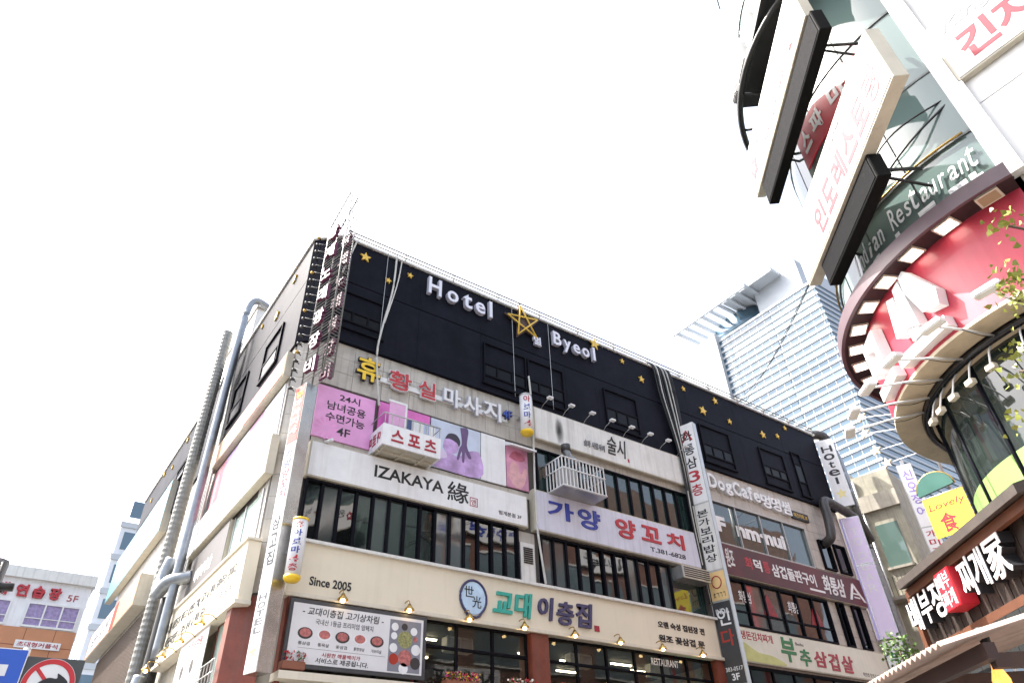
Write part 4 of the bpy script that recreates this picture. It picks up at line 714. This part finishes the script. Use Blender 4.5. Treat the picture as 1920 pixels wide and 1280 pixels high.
for k in range(5): box('clip',.5+k*.8,.54+k*.8,-.58,-.52,-.3,-.22,whitep,t)
t=E('bulb_lamp','glowing orange bulb lamp hanging under the canopy','lamp',(6.45,2.55,2.5),230); v,f=tubev([(0,0,.2),(0,0,.12),(0,0,.04),(0,0,-.05),(0,0,-.1)],.1,12,rf=lambda k:(.02,.035,.065,.06,.02)[k]); mesh('glass',v,f,M('amber_bulb',(1,.40,.09),.2,emit=.4,var=.5,scale=14),t,True); tube('socket',[(0,0,.19),(0,0,.42)],.04,cable,t,8)
# ================================================================ beyond the right end
t=E('concrete_building','stained concrete stair building beyond the ducts at the right end','building',(33.2,16.6,0),12); box('wall',0,12,0,10,0,15.2,conc,t); box('parapet',-.1,12.1,-.25,.1,15.2,16.8,conc,t); box('stair_wall',-.4,2.2,-2.2,-.26,0,16.2,M('cream_concrete',(.34,.32,.25),.8,var=.2,streak=.5),t)
box('beam',-.55,-.401,-2.25,-.2,14.3,15.1,conc,t); box('side_window',-.43,-.401,-1.8,-.8,11.6,13.6,GL('stair_window',(.10,.16,.14),.08),t); box('window_sill',-.5,-.401,-1.9,-.7,11.48,11.59,conc,t); tube('drain_pipe',[(-.48,-.5,4),(-.48,-.5,16)],.06,alu,t,8)
box('side_balcony',-1.2,-.401,-2.1,-.5,10.0,10.15,conc,t)
for k in range(9): box('side_baluster',-1.19,-1.17,-2.08+k*.19,-2.06+k*.19,10.15,11.0,cable,t)
box('balcony',.6,3.0,-1.1,0,10.6,10.75,conc,t)
for k in range(12): box('baluster',.62+k*.2,.64+k*.2,-1.08,-1.06,10.75,11.7,cable,t)
box('hand_rail',.6,3.0,-1.09,-1.05,11.7,11.74,cable,t); box('window',1.0,2.4,-.02,-.0,11.0,13.0,GL('pale_stair_glass',(.4,.5,.46),.1),t)
t=colsign('column_sign','white squid-shop column sign with violet Korean letters beyond the ducts',(32.6,13.6,11.2),-63,.65,.2,[(0,1.5,white,'개미집',[red]*3),(1.52,4.6,white,'신오징어',[M('violet_ink',(.30,.22,.55),.5)]*4,.12)])
box('pole',.25,.4,.2,.35,-11.2,4.9,alu,t)
t=E('yellow_banner','yellow hanging banner with red brush letters beside the squid-shop sign','banner',(25,10.03,9.6),-90); box('sheet',0,1.4,-.02,.02,0,1.35,M('banner_yellow',(.85,.68,.03),.5,var=.08),t); text('Lovely',.1,.85,1.35,1.15,-.02,red,t,bold=.0,shear=.2); text('食',.3,.1,.85,.75,-.02,red,t,bold=.02)
tube('top_bar',[(-.1,0,1.38),(1.6,0,1.38)],.025,alu,t,6); box('post',1.5,1.58,-.04,.04,-9.6,1.6,red,t)
t=E('arched_sign','green arched sign behind the yellow banner','sign',(25.6,9.65,11.3),-90); plate('board',[(-.65,0)]+[(.65*math.cos(R(q)),.1+.6*math.sin(R(q))) for q in range(0,181,15)]+[(-.65,.05)],0,.1,M('arch_green',(.02,.11,.085),.4),t); tube('rim',[(.67*math.cos(R(q)),-.05,.1+.62*math.sin(R(q))) for q in range(0,181,12)],.03,brass,t,6); box('post',-.04,.04,.0,.08,-11.3,0,alu,t)
for i,(y,z,y2,z2) in enumerate(((12.71,16.93,10.48,16.1),(12.82,16.14,10.5,15.46),(12.62,15.2,10.5,14.94),(12.37,14.49,10.5,14.37))):
    t=E('star_lamp',f'pale star-shaped street ornament on a thin arm, {ORD[i]} from the top','lamp',(29,y,z),-90,'star street ornaments'); plate('star',starpts(0,0,.26),0,.08,M('pale_star',(.72,.64,.42),.5),t); tube('arm',[(0,0.03,0),(y-y2,.03,z2-z)],.022,whitep,t,5)
t=E('ornament_post','slim post carrying the star ornaments, red in its lower half','post',(29,10.45,0)); tube('post',[(0,0,12),(0,0,16.6)],.06,alu,t,8); tube('lower_post',[(0,0,0),(0,0,12)],.075,red,t,8)
# far tower
tw=E('office_tower','tall pale blue striped glass office tower with a roof canopy, far behind','building',(70,30.2,0))
tg=GL('tower_glass',(.055,.11,.16),.08,.05); tw_w=M('tower_white',(.42,.45,.48),.5,var=.03)
TG=[tg,tg,GL('tower_glass_pale',(.12,.19,.24),.1),GL('tower_glass_deep',(.03,.08,.13),.05)]
box('core',.3,20,.3,22,0,58.6,M('tower_core',(.3,.36,.42),.6),tw)
for k in range(58):
    z=58.6-k
    box('spandrel',0,20.2,0,.32,z-.33,z,tw_w,tw); box('spandrel',0,.32,.33,20.5,z-.33,z,tw_w,tw)
    for j in range(3): box('glass_band',.06+j*6.7,6.7+j*6.7,.1,.29,z-.99,z-.34,random.choice(TG),tw); box('glass_band',.1,.29,.34+j*6.7,6.98+j*6.7,z-.99,z-.34,random.choice(TG),tw)
for j in range(16): box('fin',.08,.1,.5+j*1.25,.56+j*1.25,1,58.2,tw_w,tw)
box('roof_block',1.5,14,2,9,58.6,64.5,tw_w,tw); box('roof_slab',1,16,.2,20,58.6,59.3,tw_w,tw); box('side_block',-.6,12,15.5,22.5,40,59.5,tw_w,tw)
v,f=tubev([(8,14,59.3),(8,14,63)],6,24); mesh('round_hall',v,f,tg,tw,True)
box('canopy_beam',-2.2,-1.9,8,21.5,62.2,62.8,tw_w,tw); box('canopy_beam',4,4.3,8,21.5,62.2,62.8,tw_w,tw)
for k in range(9): box('canopy_slat',-2.2,8,8.2+k*1.6,8.6+k*1.6,62.81,63.2,tw_w,tw)
box('canopy_roof',-.6,7,4.5,13,63.3,63.9,tw_w,tw)
# ================================================================ far left buildings
lb=E('studio_building','pale building with red rehearsal-studio letters and purple-curtained windows at the left','building',(-6,47,0))
box('wall',0,9.55,0,8,0,14.6,M('pale_wall',(.76,.76,.78),.6,var=.05,streak=.15),lb); box('cornice',-.1,9.7,-.25,8,14.6,15.2,offw,lb); box('orange_wall',-.0,9.5,-.06,-.001,8.5,12.1,M('terracotta_wall',(.50,.23,.12),.7,var=.08,scale=1),lb)
cur=M('purple_curtain',(.30,.24,.42),.6,var=.35,scale=6)
for x0,x1 in ((2.6,6.0),(6.75,9.35)):
    f=boxes('window',[(x0,x1,-.1,-.001,12.15,12.25),(x0,x1,-.1,-.001,13.35,13.45)]+[(x0+k*(x1-x0-.08)/3,x0+.08+k*(x1-x0-.08)/3,-.1,-.001,12.25,13.35) for k in range(4)],whitep,lb); mesh('pane',bv(x0,x1,-.03,-.001,12.25,13.35),BF,cur,f); mesh('rail',bv(x0,x1,-.08,-.03,12.6,12.64),BF,whitep,f)
for k in range(6): box('wall_joint',1.5+k*1.4,1.53+k*1.4,-.064,-.06,8.5,12.1,brown,lb)
box('wall_joint',0,9.5,-.065,-.06,11.2,11.23,brown,lb)
t=E('studio_letters','red Korean rehearsal-room letters and 5F on the pale left building','sign',(-6,46.98,13.55))
for ch,x in (('노',4.0),('래',5.0),('연',5.95),('습',6.75),('장',7.55)): text(ch,x,.1,x+.6,.75,0,red,t,'letter',.12,.04)
text('5F',8.5,.15,9.05,.5,0,crims,t,bold=.0)
t=E('studio_sign','white strip sign with red Korean letters on the orange wall','sign',(.8,46.9,11.08)); box('board',0,2.15,-.05,.03,0,.38,white,t); text('초대형커플석',.12,.07,2.03,.31,-.05,crims,t,bold=.02)
t=E('glass_block','pale blue glazed tower block far down the side street','building',(6.0,70,0)); box('wall',0,10,0,14,0,27,M('block_blue',(.62,.65,.69),.5,var=.05),t)
for k in range(9):
    box('floor_band',-.12,10.1,-.15,-.0,2.6+k*3,3.1+k*3,tw_w,t)
    for j in range(5): box('window',.4+j*2,1.6+j*2,-.05,-.001,3.6+k*3,5.2+k*3,tg,t)
    for j in range(5): box('window',-.05,-.001,.6+j*2.6,2.2+j*2.6,3.6+k*3,5.2+k*3,tg,t)
# street signs near the camera
t=E('traffic_sign','round red-ringed no-right-turn sign on a dark backing plate','sign',(.71,11.25,3.48),-5); D0=.3
box('backing',-.36,.34,.0,.02,-.4,.31,M('sign_backing',(.06,.065,.065),.6),t); plate('disc',[(D0*math.cos(i*math.pi/20),D0*math.sin(i*math.pi/20)) for i in range(40)],-.002,.012,M('sign_face_white',(.72,.72,.72),.35,var=.02),t)
v=[];f=[]
for i in range(40):
    a=i*math.pi/20; v+=[(.295*math.cos(a),-.018,.295*math.sin(a)),(.235*math.cos(a),-.018,.235*math.sin(a))]
for i in range(40): j=(i+1)%40; f.append((2*i,2*i+1,2*j+1,2*j))
rs=M('traffic_red',(.50,.015,.02),.35,var=.05); mesh('red_ring',v,f,rs,t); plate('red_bar',[(-.18,.15),(-.15,.18),(.18,-.15),(.15,-.18)][::-1],-.016,.003,rs,t)
blob('arrow',[(-.13,-.2),(-.13,-.02),(-.02,.07),(.08,.07),(.08,.13),(.22,.02),(.08,-.09),(.08,-.03),(.0,-.03),(-.04,-.08),(-.04,-.2)],ink,t,-.0195,.003)
t=E('traffic_sign','blue direction sign with a white bar at the lower left edge','sign',(-.2,11.3,3.25),-5); box('plate',-.25,.58,0,.02,0,.6,M('traffic_blue',(.02,.09,.48),.35,var=.06),t); box('border',-.262,.592,.003,.017,-.012,.612,whitep,t); box('bar',-.2,.42,-.004,0,.29,.42,whitep,t)
t=E('sign_post','grey post carrying the two traffic signs','post',(.36,11.3,0)); tube('post',[(0,.08,0),(0,.08,3.9)],.045,alu,t,10)
t=E('utility_pole','dark utility pole with cables at the left edge','pole',(-.38,12.2,0)); tube('pole',[(0,0,0),(0,0,5.17)],.17,M('pole_dark',(.07,.07,.075),.7),t,12)
for k in range(4): tube('pole_cable',[(-.2+k*.1,-.2,0),(-.2+k*.1,-.2,5.1)],.03,cable,t,6)
tube('lamp_arm',[(0,-.1,4.78),(.33,-.15,4.8)],.06,cable,t,8)
# ================================================================ trees
def leaves(n,centers,r,size,fan=False):
    v=[];f=[]
    for i in range(n):
        c=Vector(random.choice(centers)); d=Vector([random.gauss(0,1) for _ in range(3)]).normalized()*r*random.random()**.5
        p=c+d; s=size*random.uniform(.6,1.3); a=Vector([random.gauss(0,1) for _ in range(3)]).normalized(); b=a.cross(Vector((random.gauss(0,1),random.gauss(0,1),random.gauss(0,1)))).normalized(); k=len(v)
        if fan: v+=[p,p+a*s*.9+b*s*.7,p+a*s*1.15,p+a*s*.9-b*s*.7]
        else: v+=[p,p+a*s*.5+b*s*.3,p+a*s,p+a*s*.5-b*s*.3]
        f.append((k,k+1,k+2,k+3))
    return v,f
t=E('ginkgo_tree','ginkgo street tree whose sparse fan leaves enter at the right edge','tree',(8.6,-.7,0))
def lt(p): return Vector(p)-Vector((8.6,-.7,0))
tube('trunk',[(0,0,0),(.05,0,3),(0,.1,6),(-.1,.1,9)],.12,bark,t,10,rf=lambda k:(.16,.13,.1,.04)[k])
tips=[(7.45,1.05,6.8),(7.75,1.42,6.15),(7.6,1.3,6.3),(7.95,1.75,5.5),(8.1,1.95,5.0),(7.5,1.25,6.05),(7.95,1.6,5.75)]
for q in tips: tube('branch',curve([(0,.05,q[2]-1.2),lt((8.3,.4,q[2]-.4)),lt(q)],5),.015,bark,t,5)
v,f=leaves(420,[lt(q) for q in tips]+[lt((8.35,.9,5.6)),lt((8.3,.8,6.4)),lt((8.4,1.2,5.0))],.24,.05,True); o=mesh('crown',v,f,leafy,t); o['kind']='stuff'
t=E('small_tree','leafy green tree between the violet column sign and the wooden stew-house sign','tree',(12.9,6.3,-.25)); tube('trunk',[(0,0,0),(0,.05,2),(-.1,0,3.6)],.07,bark,t,8,rf=lambda k:(.08,.06,.03)[k])
cs=[(-.5,-.3,3.7),(-.35,-.5,4.0),(-.1,-.5,3.5),(-.6,-.1,4.3),(-.2,-.2,3.9),(.2,-.6,3.8),(0,0,4.1),(-.3,.2,3.4)]
for q in cs: tube('branch',curve([(0,.05,2.4),(q[0]*.5,q[1]*.5,3.2),q],4),.014,bark,t,5)
v,f=leaves(1700,cs,.3,.07); o=mesh('crown',v,f,leafm,t); o['kind']='stuff'
set_type()
bpy.data.scenes.remove(ts); bpy.data.objects.remove(to)
